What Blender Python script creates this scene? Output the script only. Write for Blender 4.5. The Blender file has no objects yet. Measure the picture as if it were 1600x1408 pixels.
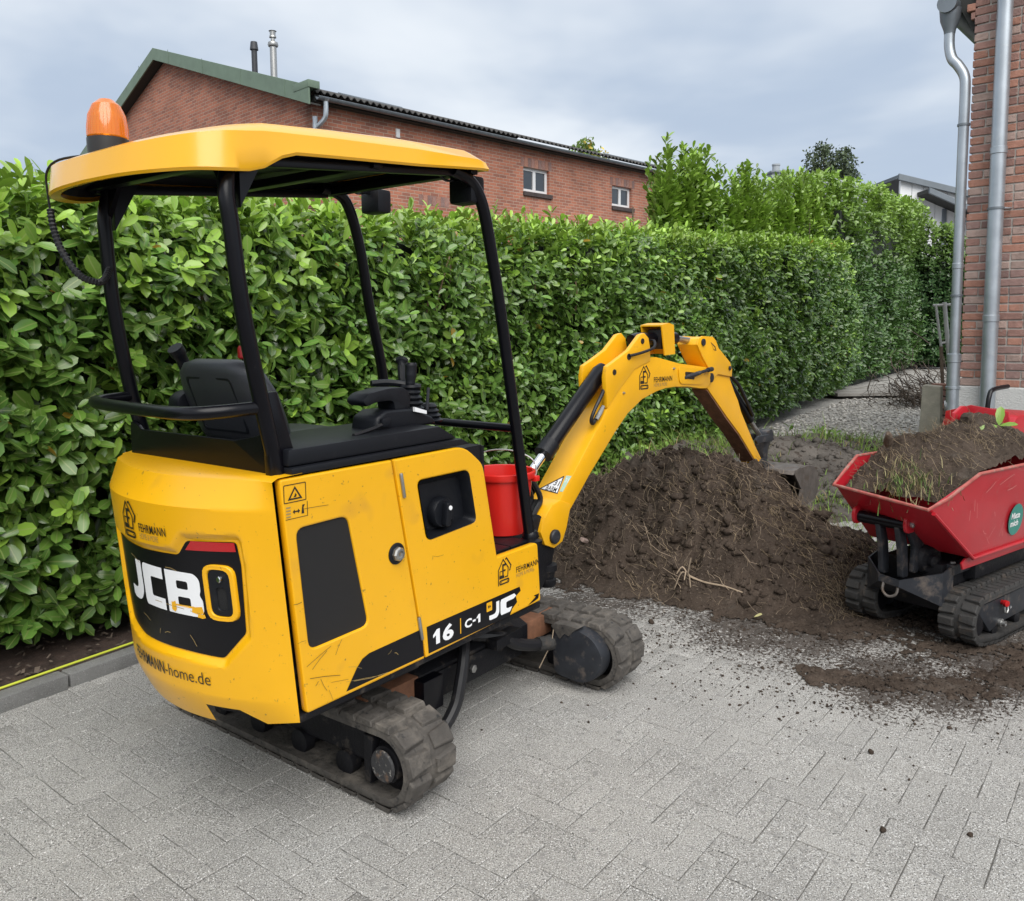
import bpy, bmesh, math, random
import numpy as np
from mathutils import Vector, Matrix, noise as mnoise
random.seed(7); rng = np.random.default_rng(11)
sc = bpy.context.scene
COL = sc.collection

# ------------------------------------------------------------------ camera
PITCH, ROLL = math.atan(124 / 1300), 0.009
f_ = Vector((0, math.cos(PITCH), -math.sin(PITCH))); r_ = Vector((1, 0, 0)); u_ = r_.cross(f_)
r2 = r_ * math.cos(ROLL) - u_ * math.sin(ROLL); u2 = r_ * math.sin(ROLL) + u_ * math.cos(ROLL)
cam_d = bpy.data.cameras.new('camera'); cam = bpy.data.objects.new('camera', cam_d); COL.objects.link(cam)
cam_d.sensor_fit = 'HORIZONTAL'; cam_d.sensor_width = 36; cam_d.lens = 29.25; cam_d.shift_y = -0.04375
cam_d.clip_start = 0.05; cam_d.clip_end = 2000
cam.matrix_world = Matrix(((r2.x, u2.x, -f_.x, 0), (r2.y, u2.y, -f_.y, 0), (r2.z, u2.z, -f_.z, 1.6), (0, 0, 0, 1)))
sc.camera = cam
def in_view(p):
    q = Vector(p) - Vector((0, 0, 1.6)); z = q.dot(f_)
    if z <= 0.1: return None
    return 800 + 1300 * q.dot(r2) / z, 634 - 1300 * q.dot(u2) / z, z

# ------------------------------------------------------------------ world, sun, exposure
SUN_EL, SUN_AZ = math.radians(50), math.radians(166)          # azimuth clockwise from +Y
w = bpy.data.worlds.new('World'); sc.world = w; w.use_nodes = True
nt = w.node_tree; nt.nodes.clear(); N = nt.nodes.new; LK = nt.links.new
out = N('ShaderNodeOutputWorld'); bg = N('ShaderNodeBackground'); bg.inputs[1].default_value = 0.1
sky = N('ShaderNodeTexSky'); sky.sky_type = 'NISHITA'; sky.sun_disc = False
sky.sun_elevation = SUN_EL; sky.sun_rotation = SUN_AZ; sky.dust_density = 3.0
tc = N('ShaderNodeTexCoord'); sep = N('ShaderNodeSeparateXYZ'); LK(tc.outputs['Generated'], sep.inputs[0])
ab = N('ShaderNodeMath'); ab.operation = 'ABSOLUTE'; LK(sep.outputs[2], ab.inputs[0])
zz_ = N('ShaderNodeMath'); zz_.operation = 'ADD'; zz_.inputs[1].default_value = 0.22; LK(ab.outputs[0], zz_.inputs[0])
dx = N('ShaderNodeMath'); dx.operation = 'DIVIDE'; LK(sep.outputs[0], dx.inputs[0]); LK(zz_.outputs[0], dx.inputs[1])
dy = N('ShaderNodeMath'); dy.operation = 'DIVIDE'; LK(sep.outputs[1], dy.inputs[0]); LK(zz_.outputs[0], dy.inputs[1])
cb = N('ShaderNodeCombineXYZ'); LK(dx.outputs[0], cb.inputs[0]); LK(dy.outputs[0], cb.inputs[1]); cb.inputs[2].default_value = 7.1
nz = N('ShaderNodeTexNoise'); nz.inputs['Scale'].default_value = 0.8; nz.inputs['Detail'].default_value = 5
nz.inputs['Roughness'].default_value = 0.52; nz.inputs['Distortion'].default_value = 0.15; LK(cb.outputs[0], nz.inputs['Vector'])
cr = N('ShaderNodeValToRGB'); cr.color_ramp.interpolation = 'EASE'
cr.color_ramp.elements[0].position = 0.36; cr.color_ramp.elements[0].color = (0.465, 0.555, 0.69, 1)
cr.color_ramp.elements[1].position = 0.60; cr.color_ramp.elements[1].color = (0.82, 0.87, 0.925, 1)
LK(nz.outputs[0], cr.inputs[0])
vm = N('ShaderNodeVectorMath'); vm.operation = 'SCALE'; vm.inputs['Scale'].default_value = 4.3; LK(cr.outputs[0], vm.inputs[0])
mx = N('ShaderNodeMix'); mx.data_type = 'RGBA'; mx.inputs[0].default_value = 0.96
LK(sky.outputs[0], mx.inputs[6]); LK(vm.outputs[0], mx.inputs[7]); LK(mx.outputs[2], bg.inputs[0]); LK(bg.outputs[0], out.inputs[0])
sd_ = bpy.data.lights.new('sun', 'SUN'); sd_.energy = 1.5; sd_.angle = math.radians(60); sd_.color = (1.0, 0.965, 0.91)
sun = bpy.data.objects.new('sun', sd_); COL.objects.link(sun)
sdir = Vector((math.sin(SUN_AZ) * math.cos(SUN_EL), math.cos(SUN_AZ) * math.cos(SUN_EL), math.sin(SUN_EL)))
sun.rotation_euler = sdir.to_track_quat('Z', 'Y').to_euler(); sun.location = (6, -6, 12)
vs = sc.view_settings; vs.view_transform = 'Standard'; vs.look = 'None'; vs.gamma = 1; vs.use_curve_mapping = False
vs.exposure = 1.3
sc.render.film_transparent = False

# ------------------------------------------------------------------ materials
MATS = {}
def pbr(name, col, rough=0.5, metal=0.0, var=0.0, vscale=6, bump=0.0, bscale=60, dirt=None, coat=0.0, spec=0.5,
        rvar=0.0, speck=None, obj_random=0.0, coord='Object', trans=0.0, alpha=None, emit=None):
    """dirt=(colour, amount, scale): stains with noise shapes; speck=(colour, amount, scale): fine grains"""
    m = bpy.data.materials.new(name); m.use_nodes = True; MATS[name] = m
    t = m.node_tree; p = t.nodes['Principled BSDF']; n = t.nodes.new; k = t.links.new
    p.inputs['Roughness'].default_value = rough; p.inputs['Metallic'].default_value = metal
    p.inputs['Coat Weight'].default_value = coat; p.inputs['Coat Roughness'].default_value = 0.15
    p.inputs['Specular IOR Level'].default_value = spec
    p.inputs['Transmission Weight'].default_value = trans
    if coord == 'World':
        g = n('ShaderNodeNewGeometry'); vec = g.outputs['Position']
    else:
        vec = n('ShaderNodeTexCoord').outputs['Object']
    def nz(scale, detail=4, rough_=0.55):
        x = n('ShaderNodeTexNoise'); x.inputs['Scale'].default_value = scale; x.inputs['Detail'].default_value = detail
        x.inputs['Roughness'].default_value = rough_; k(vec, x.inputs['Vector']); return x.outputs[0]
    def ramp(src, a, b):
        x = n('ShaderNodeMapRange'); x.inputs['From Min'].default_value = a; x.inputs['From Max'].default_value = b; k(src, x.inputs['Value']); return x.outputs[0]
    c = n('ShaderNodeRGB'); c.outputs[0].default_value = (*col, 1); cur = c.outputs[0]
    def scale_by(cur, fac_out, lo, hi):
        mr = n('ShaderNodeMapRange'); mr.inputs['To Min'].default_value = lo; mr.inputs['To Max'].default_value = hi; k(fac_out, mr.inputs['Value'])
        s = n('ShaderNodeVectorMath'); s.operation = 'SCALE'; k(cur, s.inputs[0]); k(mr.outputs[0], s.inputs['Scale']); return s.outputs[0]
    if obj_random:
        oi = n('ShaderNodeObjectInfo'); gi = n('ShaderNodeNewGeometry')
        a = n('ShaderNodeMath'); a.operation = 'ADD'; k(oi.outputs['Random'], a.inputs[0]); k(gi.outputs['Random Per Island'], a.inputs[1])
        fr = n('ShaderNodeMath'); fr.operation = 'FRACT'; k(a.outputs[0], fr.inputs[0])
        cur = scale_by(cur, fr.outputs[0], 1 - obj_random, 1 + obj_random)
    if var: cur = scale_by(cur, ramp(nz(vscale), 0.25, 0.75), 1 - var, 1 + var)
    def mixc(cur, fac, colr):
        x = n('ShaderNodeMix'); x.data_type = 'RGBA'; k(fac, x.inputs[0]); k(cur, x.inputs[6]); x.inputs[7].default_value = (*colr, 1); return x.outputs[2]
    for s_ in ([speck] if speck and not isinstance(speck, list) else (speck or [])):
        cur = mixc(cur, ramp(nz(s_[2], 2, 0.6), 1 - s_[1], 1 - s_[1] + 0.12), s_[0])
    dfac = None
    if dirt:
        dfac = ramp(nz(dirt[2], 6, 0.65), 1 - dirt[1], 1 - dirt[1] + 0.22); cur = mixc(cur, dfac, dirt[0])
    k(cur, p.inputs['Base Color'])
    if rvar:
        mr = n('ShaderNodeMapRange'); mr.inputs['To Min'].default_value = rough - rvar; mr.inputs['To Max'].default_value = rough + rvar
        k(nz(vscale * 2), mr.inputs['Value']); k(mr.outputs[0], p.inputs['Roughness'])
    if bump:
        b = n('ShaderNodeBump'); b.inputs['Strength'].default_value = min(1.0, bump); b.inputs['Distance'].default_value = 0.01
        k(nz(bscale, 6, 0.6), b.inputs['Height']); k(b.outputs[0], p.inputs['Normal'])
    if emit: p.inputs['Emission Color'].default_value = (*emit[0], 1); p.inputs['Emission Strength'].default_value = emit[1]
    return m

pbr('yellow', (0.82, 0.418, 0.005), 0.31, var=0.05, vscale=3, bump=0.03, bscale=350, coat=0.25, speck=[((0.66, 0.33, 0.02), 0.36, 5), ((0.26, 0.14, 0.03), 0.325, 60)], dirt=((0.42, 0.22, 0.03), 0.335, 9), rvar=0.06)
pbr('yellow_arm', (0.82, 0.415, 0.006), 0.38, var=0.05, vscale=7, coat=0.15, dirt=((0.20, 0.11, 0.03), 0.36, 16), rvar=0.06)
pbr('yellow_roof', (0.82, 0.415, 0.010), 0.22, var=0.03, vscale=3, coat=0.35)
pbr('black_paint', (0.003, 0.003, 0.005), 0.28, coat=0.0, spec=0.3, dirt=((0.07, 0.066, 0.06), 0.30, 30), var=0.2, vscale=20)
pbr('black_plastic', (0.006, 0.007, 0.010), 0.42, var=0.15, vscale=12, bump=0.12, bscale=500, spec=0.3, dirt=((0.024, 0.023, 0.023), 0.36, 12))
pbr('dark_frame', (0.007, 0.007, 0.009), 0.55, spec=0.25, var=0.3, vscale=9, dirt=((0.085, 0.072, 0.06), 0.43, 14), bump=0.2, bscale=80)
pbr('decal_black', (0.004, 0.004, 0.006), 0.32, spec=0.3, dirt=((0.07, 0.06, 0.045), 0.31, 40))
pbr('grille', (0.007, 0.007, 0.008), 0.7, bump=0.5, bscale=900)
pbr('decal_white', (0.84, 0.85, 0.87), 0.35, dirt=((0.45, 0.42, 0.38), 0.29, 45))
pbr('print_black', (0.018, 0.014, 0.010), 0.45)
pbr('print_white', (0.8, 0.8, 0.8), 0.45)
pbr('print_gray', (0.34, 0.24, 0.09), 0.5)
pbr('decal_green', (0.03, 0.21, 0.17), 0.4)
pbr('decal_mint', (0.45, 0.62, 0.50), 0.45)
pbr('scratch', (0.10, 0.06, 0.02), 0.6)
pbr('scratch_red', (0.55, 0.20, 0.18), 0.6)
pbr('red_reflector', (0.42, 0.008, 0.012), 0.18, coat=0.5)
pbr('red_plastic', (0.66, 0.020, 0.014), 0.32, var=0.05, vscale=8)
pbr('red_knob', (0.42, 0.01, 0.012), 0.35)
pbr('red_paint', (0.41, 0.012, 0.022), 0.36, var=0.10, vscale=6, coat=0.2, dirt=((0.30, 0.10, 0.08), 0.36, 11), rvar=0.06)
pbr('red_worn', (0.36, 0.09, 0.075), 0.6, var=0.25, vscale=25, dirt=((0.30, 0.22, 0.18), 0.5, 20))
pbr('seat_vinyl', (0.026, 0.028, 0.034), 0.38, var=0.1, vscale=9, bump=0.1, bscale=400)
pbr('rubber', (0.070, 0.063, 0.056), 0.8, var=0.35, vscale=14, bump=0.7, bscale=45, dirt=((0.165, 0.146, 0.124), 0.50, 9), speck=[((0.02, 0.02, 0.02), 0.40, 40)])
pbr('rubber_dark', (0.030, 0.029, 0.028), 0.75, var=0.3, vscale=14, bump=0.4, bscale=60, dirt=((0.085, 0.065, 0.05), 0.46, 12))
pbr('hose', (0.007, 0.007, 0.009), 0.5, dirt=((0.05, 0.046, 0.042), 0.42, 18))
pbr('steel', (0.40, 0.40, 0.39), 0.38, metal=0.9, var=0.2, vscale=30, dirt=((0.16, 0.12, 0.09), 0.4, 25))
pbr('steel_dark', (0.026, 0.029, 0.036), 0.5, metal=0.3, var=0.3, vscale=15, dirt=((0.16, 0.13, 0.11), 0.45, 12))
pbr('chrome', (0.75, 0.76, 0.78), 0.12, metal=1.0)
pbr('zinc', (0.42, 0.46, 0.50), 0.42, metal=0.75, var=0.14, vscale=5, dirt=((0.55, 0.57, 0.58), 0.42, 14), rvar=0.1)
pbr('zinc_dark', (0.20, 0.225, 0.25), 0.5, metal=0.6, var=0.2, vscale=6)
pbr('rust', (0.19, 0.085, 0.045), 0.85, var=0.4, vscale=18, bump=0.3, bscale=90)
pbr('chipped_hub', (0.030, 0.030, 0.032), 0.6, speck=[((0.30, 0.285, 0.26), 0.41, 55), ((0.12, 0.075, 0.05), 0.42, 25)], bump=0.4, bscale=60)
pbr('worn_steel', (0.13, 0.115, 0.105), 0.55, metal=0.45, var=0.35, vscale=22, dirt=((0.10, 0.07, 0.05), 0.5, 14), bump=0.2, bscale=70)
pbr('orange_lens', (0.98, 0.27, 0.006), 0.14, trans=0.5, coat=0.6)
pbr('beacon_base', (0.02, 0.02, 0.022), 0.4)
pbr('soil', (0.060, 0.045, 0.035), 0.95, var=0.4, vscale=4, bump=1.0, bscale=110, spec=0.15,
    speck=[((0.105, 0.083, 0.066), 0.42, 60), ((0.015, 0.011, 0.009), 0.40, 90)], coord='World', dirt=((0.115, 0.098, 0.083), 0.42, 3.6))
pbr('soil_pale', (0.100, 0.089, 0.079), 0.95, var=0.5, vscale=3.2, bump=1.0, bscale=80, spec=0.2,
    speck=[((0.045, 0.034, 0.027), 0.46, 14), ((0.22, 0.19, 0.16), 0.36, 120)], coord='World')
pbr('root', (0.31, 0.24, 0.17), 0.9, obj_random=0.5)
pbr('straw', (0.27, 0.205, 0.13), 0.9, obj_random=0.4)
pbr('wood_bark', (0.13, 0.095, 0.07), 0.9, var=0.35, vscale=20, bump=0.8, bscale=50)
pbr('stem_wood', (0.20, 0.135, 0.085), 0.85, var=0.3, vscale=30)
pbr('wood_cut', (0.46, 0.33, 0.20), 0.85, var=0.25, vscale=25)
pbr('brush', (0.11, 0.085, 0.066), 0.9, obj_random=0.4)
pbr('paver', (0.34, 0.330, 0.308), 0.85, obj_random=0.075, var=0.13, vscale=2.2, bump=0.75, bscale=230, spec=0.3,
    speck=[((0.80, 0.795, 0.78), 0.465, 210), ((0.045, 0.045, 0.045), 0.46, 190), ((0.70, 0.69, 0.67), 0.42, 420), ((0.045, 0.045, 0.045), 0.42, 380), ((0.25, 0.245, 0.235), 0.40, 30)], coord='World',
    dirt=((0.27, 0.26, 0.24), 0.40, 1.1))
def soil_stain(mat):
    t = MATS[mat].node_tree; n = t.nodes.new; k = t.links.new; p = t.nodes['Principled BSDF']; cur = p.inputs['Base Color'].links[0].from_socket
    g = n('ShaderNodeNewGeometry'); acc = None
    for cx, cy, r, st in ((1.45, 4.35, .95, 1.0), (.6, 4.9, .8, .9), (1.75, 3.6, .62, 1.0), (2.5, 3.8, .9, 1.1), (2.2, 4.6, .9, 1.0), (0.1, 5.6, .9, .9)):
        d = n('ShaderNodeVectorMath'); d.operation = 'DISTANCE'; k(g.outputs['Position'], d.inputs[0]); d.inputs[1].default_value = (cx, cy, 0)
        m = n('ShaderNodeMapRange'); m.inputs['From Min'].default_value = r; m.inputs['From Max'].default_value = r * .35; m.inputs['To Max'].default_value = st; k(d.outputs['Value'], m.inputs['Value'])
        if acc is None: acc = m.outputs[0]
        else:
            a = n('ShaderNodeMath'); a.operation = 'MAXIMUM'; k(acc, a.inputs[0]); k(m.outputs[0], a.inputs[1]); acc = a.outputs[0]
    x = n('ShaderNodeTexNoise'); x.inputs['Scale'].default_value = 55; x.inputs['Detail'].default_value = 5; x.inputs['Roughness'].default_value = .7; k(g.outputs['Position'], x.inputs['Vector'])
    y = n('ShaderNodeTexNoise'); y.inputs['Scale'].default_value = 5; y.inputs['Detail'].default_value = 3; k(g.outputs['Position'], y.inputs['Vector'])
    s1 = n('ShaderNodeMath'); s1.operation = 'MULTIPLY_ADD'; k(acc, s1.inputs[0]); s1.inputs[1].default_value = .30; k(x.outputs[0], s1.inputs[2])
    s2 = n('ShaderNodeMath'); s2.operation = 'MULTIPLY_ADD'; k(y.outputs[0], s2.inputs[0]); s2.inputs[1].default_value = .25; k(s1.outputs[0], s2.inputs[2])
    f = n('ShaderNodeMapRange'); f.inputs['From Min'].default_value = .80; f.inputs['From Max'].default_value = .86; f.inputs['To Max'].default_value = .9; k(s2.outputs[0], f.inputs['Value'])
    mx = n('ShaderNodeMix'); mx.data_type = 'RGBA'; k(f.outputs[0], mx.inputs[0]); k(cur, mx.inputs[6]); mx.inputs[7].default_value = (.055, .042, .034, 1); k(mx.outputs[2], p.inputs['Base Color'])
soil_stain('paver')
pbr('joint_sand', (0.135, 0.130, 0.118), 0.95, var=0.3, vscale=20, bump=0.6, bscale=200, coord='World')
pbr('kerb', (0.20, 0.20, 0.195), 0.85, var=0.2, vscale=8, bump=0.6, bscale=160, coord='World', speck=[((0.40, 0.40, 0.39), 0.40, 220), ((0.06, 0.06, 0.06), 0.38, 200)])
pbr('string', (0.62, 0.68, 0.06), 0.6)
pbr('gravel', (0.36, 0.345, 0.32), 0.95, var=0.2, vscale=1.5, bump=1.0, bscale=40, coord='World', speck=[((0.46, 0.45, 0.43), 0.44, 26), ((0.07, 0.065, 0.06), 0.46, 34)])
pbr('pebble', (0.44, 0.42, 0.39), 0.85, obj_random=0.45)
pbr('earth', (0.075, 0.062, 0.05), 0.95, var=0.3, vscale=2, bump=0.6, bscale=30, coord='World')
pbr('mortar', (0.44, 0.41, 0.375), 0.95, var=0.15, vscale=12, bump=0.6, bscale=90)
pbr('plaster', (0.52, 0.52, 0.505), 0.9, var=0.08, vscale=4, bump=0.8, bscale=70, dirt=((0.22, 0.21, 0.20), 0.38, 5))
for i_, c_ in enumerate([(0.31, 0.175, 0.145), (0.37, 0.185, 0.135), (0.255, 0.16, 0.142), (0.36, 0.26, 0.225)]):
    pbr('brick_%d' % i_, c_, 0.9, var=0.22, vscale=16, bump=0.7, bscale=75, obj_random=0.16, coord='World', dirt=((0.42, 0.36, 0.32), 0.41, 22))
pbr('fascia_green', (0.145, 0.205, 0.150), 0.6, var=0.12, vscale=3, dirt=((0.06, 0.07, 0.06), 0.36, 5))
pbr('soffit', (0.035, 0.036, 0.034), 0.8)
pbr('roof_sheet', (0.060, 0.058, 0.056), 0.9, var=0.4, vscale=5, dirt=((0.17, 0.165, 0.15), 0.42, 7))
pbr('window_white', (0.74, 0.75, 0.76), 0.45)
pbr('sill_brick', (0.065, 0.05, 0.048), 0.85, var=0.3, vscale=10)
pbr('glass', (0.045, 0.055, 0.065), 0.05, spec=0.8)
pbr('curtain', (0.30, 0.32, 0.34), 0.9)
pbr('white_board', (0.82, 0.83, 0.84), 0.7, var=0.05, vscale=2)
pbr('fascia_gray', (0.16, 0.185, 0.21), 0.6, var=0.12, vscale=2)
pbr('chimney_slab', (0.36, 0.39, 0.42), 0.8, var=0.15, vscale=5)
pbr('flue_black', (0.035, 0.038, 0.045), 0.5)
pbr('concrete_post', (0.46, 0.42, 0.34), 0.95, var=0.25, vscale=9, bump=0.6, bscale=70)
pbr('plank', (0.27, 0.255, 0.235), 0.85, var=0.2, vscale=4)
pbr('alu', (0.50, 0.50, 0.49), 0.45, metal=0.5, var=0.1, vscale=8)
pbr('petal', (0.72, 0.70, 0.33), 0.7)
pbr('core', (0.006, 0.011, 0.005), 0.95)  # near-black fill for the solid boxes added inside the hedges
pbr('bark_mulch', (0.055, 0.036, 0.028), 0.95, var=0.5, vscale=16, bump=1.0, bscale=40, coord='World')

def leaf_mat(name, transl=0.22, rough=0.36, spec=0.5):
    m = bpy.data.materials.new(name); m.use_nodes = True; MATS[name] = m
    t = m.node_tree; p = t.nodes['Principled BSDF']; n = t.nodes.new; k = t.links.new
    a = n('ShaderNodeVertexColor'); a.layer_name = 'Col'
    rb = n('ShaderNodeAttribute'); rb.attribute_name = 'rib'
    oi = n('ShaderNodeObjectInfo'); gi = n('ShaderNodeNewGeometry')
    ad = n('ShaderNodeMath'); ad.operation = 'ADD'; k(oi.outputs['Random'], ad.inputs[0]); k(gi.outputs['Random Per Island'], ad.inputs[1])
    fr = n('ShaderNodeMath'); fr.operation = 'FRACT'; k(ad.outputs[0], fr.inputs[0])
    mr = n('ShaderNodeMapRange'); mr.inputs['To Min'].default_value = 0.72; mr.inputs['To Max'].default_value = 1.28; k(fr.outputs[0], mr.inputs[0])
    s = n('ShaderNodeVectorMath'); s.operation = 'SCALE'; k(a.outputs[0], s.inputs[0]); k(mr.outputs[0], s.inputs['Scale'])
    rr = n('ShaderNodeMapRange'); rr.inputs['From Min'].default_value = 0.16; rr.inputs['From Max'].default_value = 0.04; k(rb.outputs['Fac'], rr.inputs[0])
    rm = n('ShaderNodeMath'); rm.operation = 'MULTIPLY'; rm.inputs[1].default_value = 0.55; k(rr.outputs[0], rm.inputs[0])
    mx = n('ShaderNodeMix'); mx.data_type = 'RGBA'; k(rm.outputs[0], mx.inputs[0]); k(s.outputs[0], mx.inputs[6]); mx.inputs[7].default_value = (0.30, 0.36, 0.12, 1)
    k(mx.outputs[2], p.inputs['Base Color']); p.inputs['Roughness'].default_value = rough; p.inputs['Specular IOR Level'].default_value = spec
    tr = n('ShaderNodeBsdfTranslucent'); k(s.outputs[0], tr.inputs[0])
    ms = n('ShaderNodeMixShader'); ms.inputs[0].default_value = transl; k(p.outputs[0], ms.inputs[1]); k(tr.outputs[0], ms.inputs[2])
    k(ms.outputs[0], t.nodes['Material Output'].inputs[0]); return m
leaf_mat('leaf', 0.20, 0.27, 0.6); leaf_mat('leaf_far', 0.15, 0.55, 0.3); leaf_mat('grass', 0.2, 0.6, 0.3)

def brick_mat(name):
    m = bpy.data.materials.new(name); m.use_nodes = True; MATS[name] = m
    t = m.node_tree; p = t.nodes['Principled BSDF']; n = t.nodes.new; k = t.links.new
    tc = n('ShaderNodeTexCoord'); sp = n('ShaderNodeSeparateXYZ'); cb = n('ShaderNodeCombineXYZ')
    k(tc.outputs['Object'], sp.inputs[0]); k(sp.outputs[0], cb.inputs[0]); k(sp.outputs[2], cb.inputs[1])
    b = n('ShaderNodeTexBrick'); k(cb.outputs[0], b.inputs['Vector'])
    b.inputs['Color1'].default_value = (0.43, 0.165, 0.102, 1); b.inputs['Color2'].default_value = (0.235, 0.102, 0.076, 1)
    b.inputs['Mortar'].default_value = (0.42, 0.31, 0.245, 1); b.inputs['Scale'].default_value = 1.0
    b.inputs['Mortar Size'].default_value = 0.009; b.inputs['Mortar Smooth'].default_value = 0.4; b.inputs['Bias'].default_value = -0.25
    b.inputs['Brick Width'].default_value = 0.26; b.inputs['Row Height'].default_value = 0.083
    nz = n('ShaderNodeTexNoise'); nz.inputs['Scale'].default_value = 1.1; nz.inputs['Detail'].default_value = 5; k(tc.outputs['Object'], nz.inputs['Vector'])
    mr = n('ShaderNodeMapRange'); mr.inputs['From Min'].default_value = 0.3; mr.inputs['From Max'].default_value = 0.7
    mr.inputs['To Min'].default_value = 0.82; mr.inputs['To Max'].default_value = 1.18; k(nz.outputs[0], mr.inputs[0])
    s = n('ShaderNodeVectorMath'); s.operation = 'SCALE'; k(b.outputs[0], s.inputs[0]); k(mr.outputs[0], s.inputs['Scale'])
    k(s.outputs[0], p.inputs['Base Color']); p.inputs['Roughness'].default_value = 0.92
    bp = n('ShaderNodeBump'); bp.invert = True; bp.inputs['Strength'].default_value = 0.6; bp.inputs['Distance'].default_value = 0.01
    k(b.outputs['Fac'], bp.inputs['Height']); k(bp.outputs[0], p.inputs['Normal'])
brick_mat('brick_wall')

# ------------------------------------------------------------------ helpers
def tag(o, label=None, cat=None, group=None, kind=None):
    if label: o['label'] = label
    if cat: o['category'] = cat
    if group: o['group'] = group
    if kind: o['kind'] = kind
    return o
def empty(name, loc=(0, 0, 0), rz=0.0, parent=None):
    o = bpy.data.objects.new(name, None); COL.objects.link(o); o.location = loc; o.rotation_euler = (0, 0, rz); o.empty_display_size = 0.1
    if parent: o.parent = parent
    return o
def link(name, me, mat, parent=None, smooth=None):
    o = bpy.data.objects.new(name, me); COL.objects.link(o)
    if parent: o.parent = parent
    if mat is not None:
        for m in (mat if isinstance(mat, (list, tuple)) else [mat]): me.materials.append(MATS[m])
    if smooth is not None:
        me.polygons.foreach_set('use_smooth', [True] * len(me.polygons)); me.set_sharp_from_angle(angle=math.radians(smooth))
    return o
def mk(name, bm, mat, parent=None, smooth=35):
    me = bpy.data.meshes.new(name); bmesh.ops.recalc_face_normals(bm, faces=bm.faces[:]); bm.to_mesh(me); bm.free()
    return link(name, me, mat, parent, smooth)
def bev(bm, w, seg=2, ang=30):
    es = [e for e in bm.edges if len(e.link_faces) == 2 and e.calc_face_angle(0) > math.radians(ang)]
    if es: bmesh.ops.bevel(bm, geom=es, offset=w, segments=seg, profile=0.6, affect='EDGES', clamp_overlap=True)
    return bm
def box(bm, x0, x1, y0, y1, z0, z1, fn=None):
    P_ = [(x, y, z) for z in (z0, z1) for y in (y0, y1) for x in (x0, x1)]
    v = [bm.verts.new(fn(*p) if fn else p) for p in P_]
    for f in ((0, 2, 3, 1), (4, 5, 7, 6), (0, 1, 5, 4), (2, 6, 7, 3), (0, 4, 6, 2), (1, 3, 7, 5)): bm.faces.new([v[i] for i in f])
    return bm
def BX(*a, fn=None, bw=0.0, seg=2):
    bm = box(bmesh.new(), *a, fn=fn)
    if bw: bmesh.ops.recalc_face_normals(bm, faces=bm.faces[:]); bev(bm, bw, seg)
    return bm
def prism(bm, poly, d0, d1, fn):
    """extrude a simple polygon (a,b) between depths d0,d1; fn(a,b,d) -> xyz"""
    A = [bm.verts.new(fn(a, b, d0)) for a, b in poly]; B = [bm.verts.new(fn(a, b, d1)) for a, b in poly]
    n = len(poly); bm.faces.new(A); bm.faces.new(B[::-1])
    for i in range(n): bm.faces.new((A[i], B[i], B[(i + 1) % n], A[(i + 1) % n]))
    return bm
def PR(poly, d0, d1, fn, bw=0.0, seg=2):
    bm = prism(bmesh.new(), poly, d0, d1, fn)
    if bw: bmesh.ops.recalc_face_normals(bm, faces=bm.faces[:]); bev(bm, bw, seg)
    return bm
def tube(bm, path, r, n=10, cap=True, closed=False):
    path = [Vector(p) for p in path]; m = len(path); rs = r if isinstance(r, (list, tuple)) else [r] * m
    rings = []; up = None
    for i, p in enumerate(path):
        a = path[i - 1] if (i > 0 or closed) else p; b = path[(i + 1) % m] if (i < m - 1 or closed) else p
        t = (b - a).normalized()
        if up is None:
            up = Vector((0, 0, 1)) if abs(t.z) < 0.9 else Vector((1, 0, 0))
        s = t.cross(up).normalized(); up = s.cross(t).normalized()
        rings.append([bm.verts.new(p + (s * math.cos(q) + up * math.sin(q)) * rs[i]) for q in (2 * math.pi * j / n for j in range(n))])
    for i in range(m if closed else m - 1):
        A, B = rings[i], rings[(i + 1) % m]
        for j in range(n): bm.faces.new((A[j], A[(j + 1) % n], B[(j + 1) % n], B[j]))
    if cap and not closed: bm.faces.new(rings[0][::-1]); bm.faces.new(rings[-1])
    return bm
def TB(path, r, n=10, **k): return tube(bmesh.new(), path, r, n, **k)
def smooth_path(pts, n=6):
    pts = [Vector(p) for p in pts]; o = []
    for i in range(len(pts) - 1):
        p0 = pts[max(i - 1, 0)]; p1 = pts[i]; p2 = pts[i + 1]; p3 = pts[min(i + 2, len(pts) - 1)]
        for j in range(n):
            t = j / n; o.append(0.5 * ((2 * p1) + (p2 - p0) * t + (2 * p0 - 5 * p1 + 4 * p2 - p3) * t * t + (3 * p1 - p0 - 3 * p2 + p3) * t ** 3))
    o.append(pts[-1]); return o
def lathe(bm, prof, origin, axis, n=20):
    """profile (r, h) revolved round axis through origin"""
    ax = Vector(axis).normalized(); a = ax.orthogonal().normalized(); b = ax.cross(a); o = Vector(origin); rings = []
    for r, h in prof:
        if r < 1e-6: rings.append([bm.verts.new(o + ax * h)])
        else: rings.append([bm.verts.new(o + ax * h + (a * math.cos(q) + b * math.sin(q)) * r) for q in (2 * math.pi * j / n for j in range(n))])
    for A, B in zip(rings, rings[1:]):
        if len(A) == 1 and len(B) == 1: continue
        for j in range(n):
            k = (j + 1) % n
            if len(A) == 1: bm.faces.new((A[0], B[k], B[j]))
            elif len(B) == 1: bm.faces.new((A[j], A[k], B[0]))
            else: bm.faces.new((A[j], A[k], B[k], B[j]))
    if len(rings[0]) > 1: bm.faces.new(rings[0][::-1])
    if len(rings[-1]) > 1: bm.faces.new(rings[-1])
    return bm
def LT(prof, origin, axis, n=20): return lathe(bmesh.new(), prof, origin, axis, n)
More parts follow.
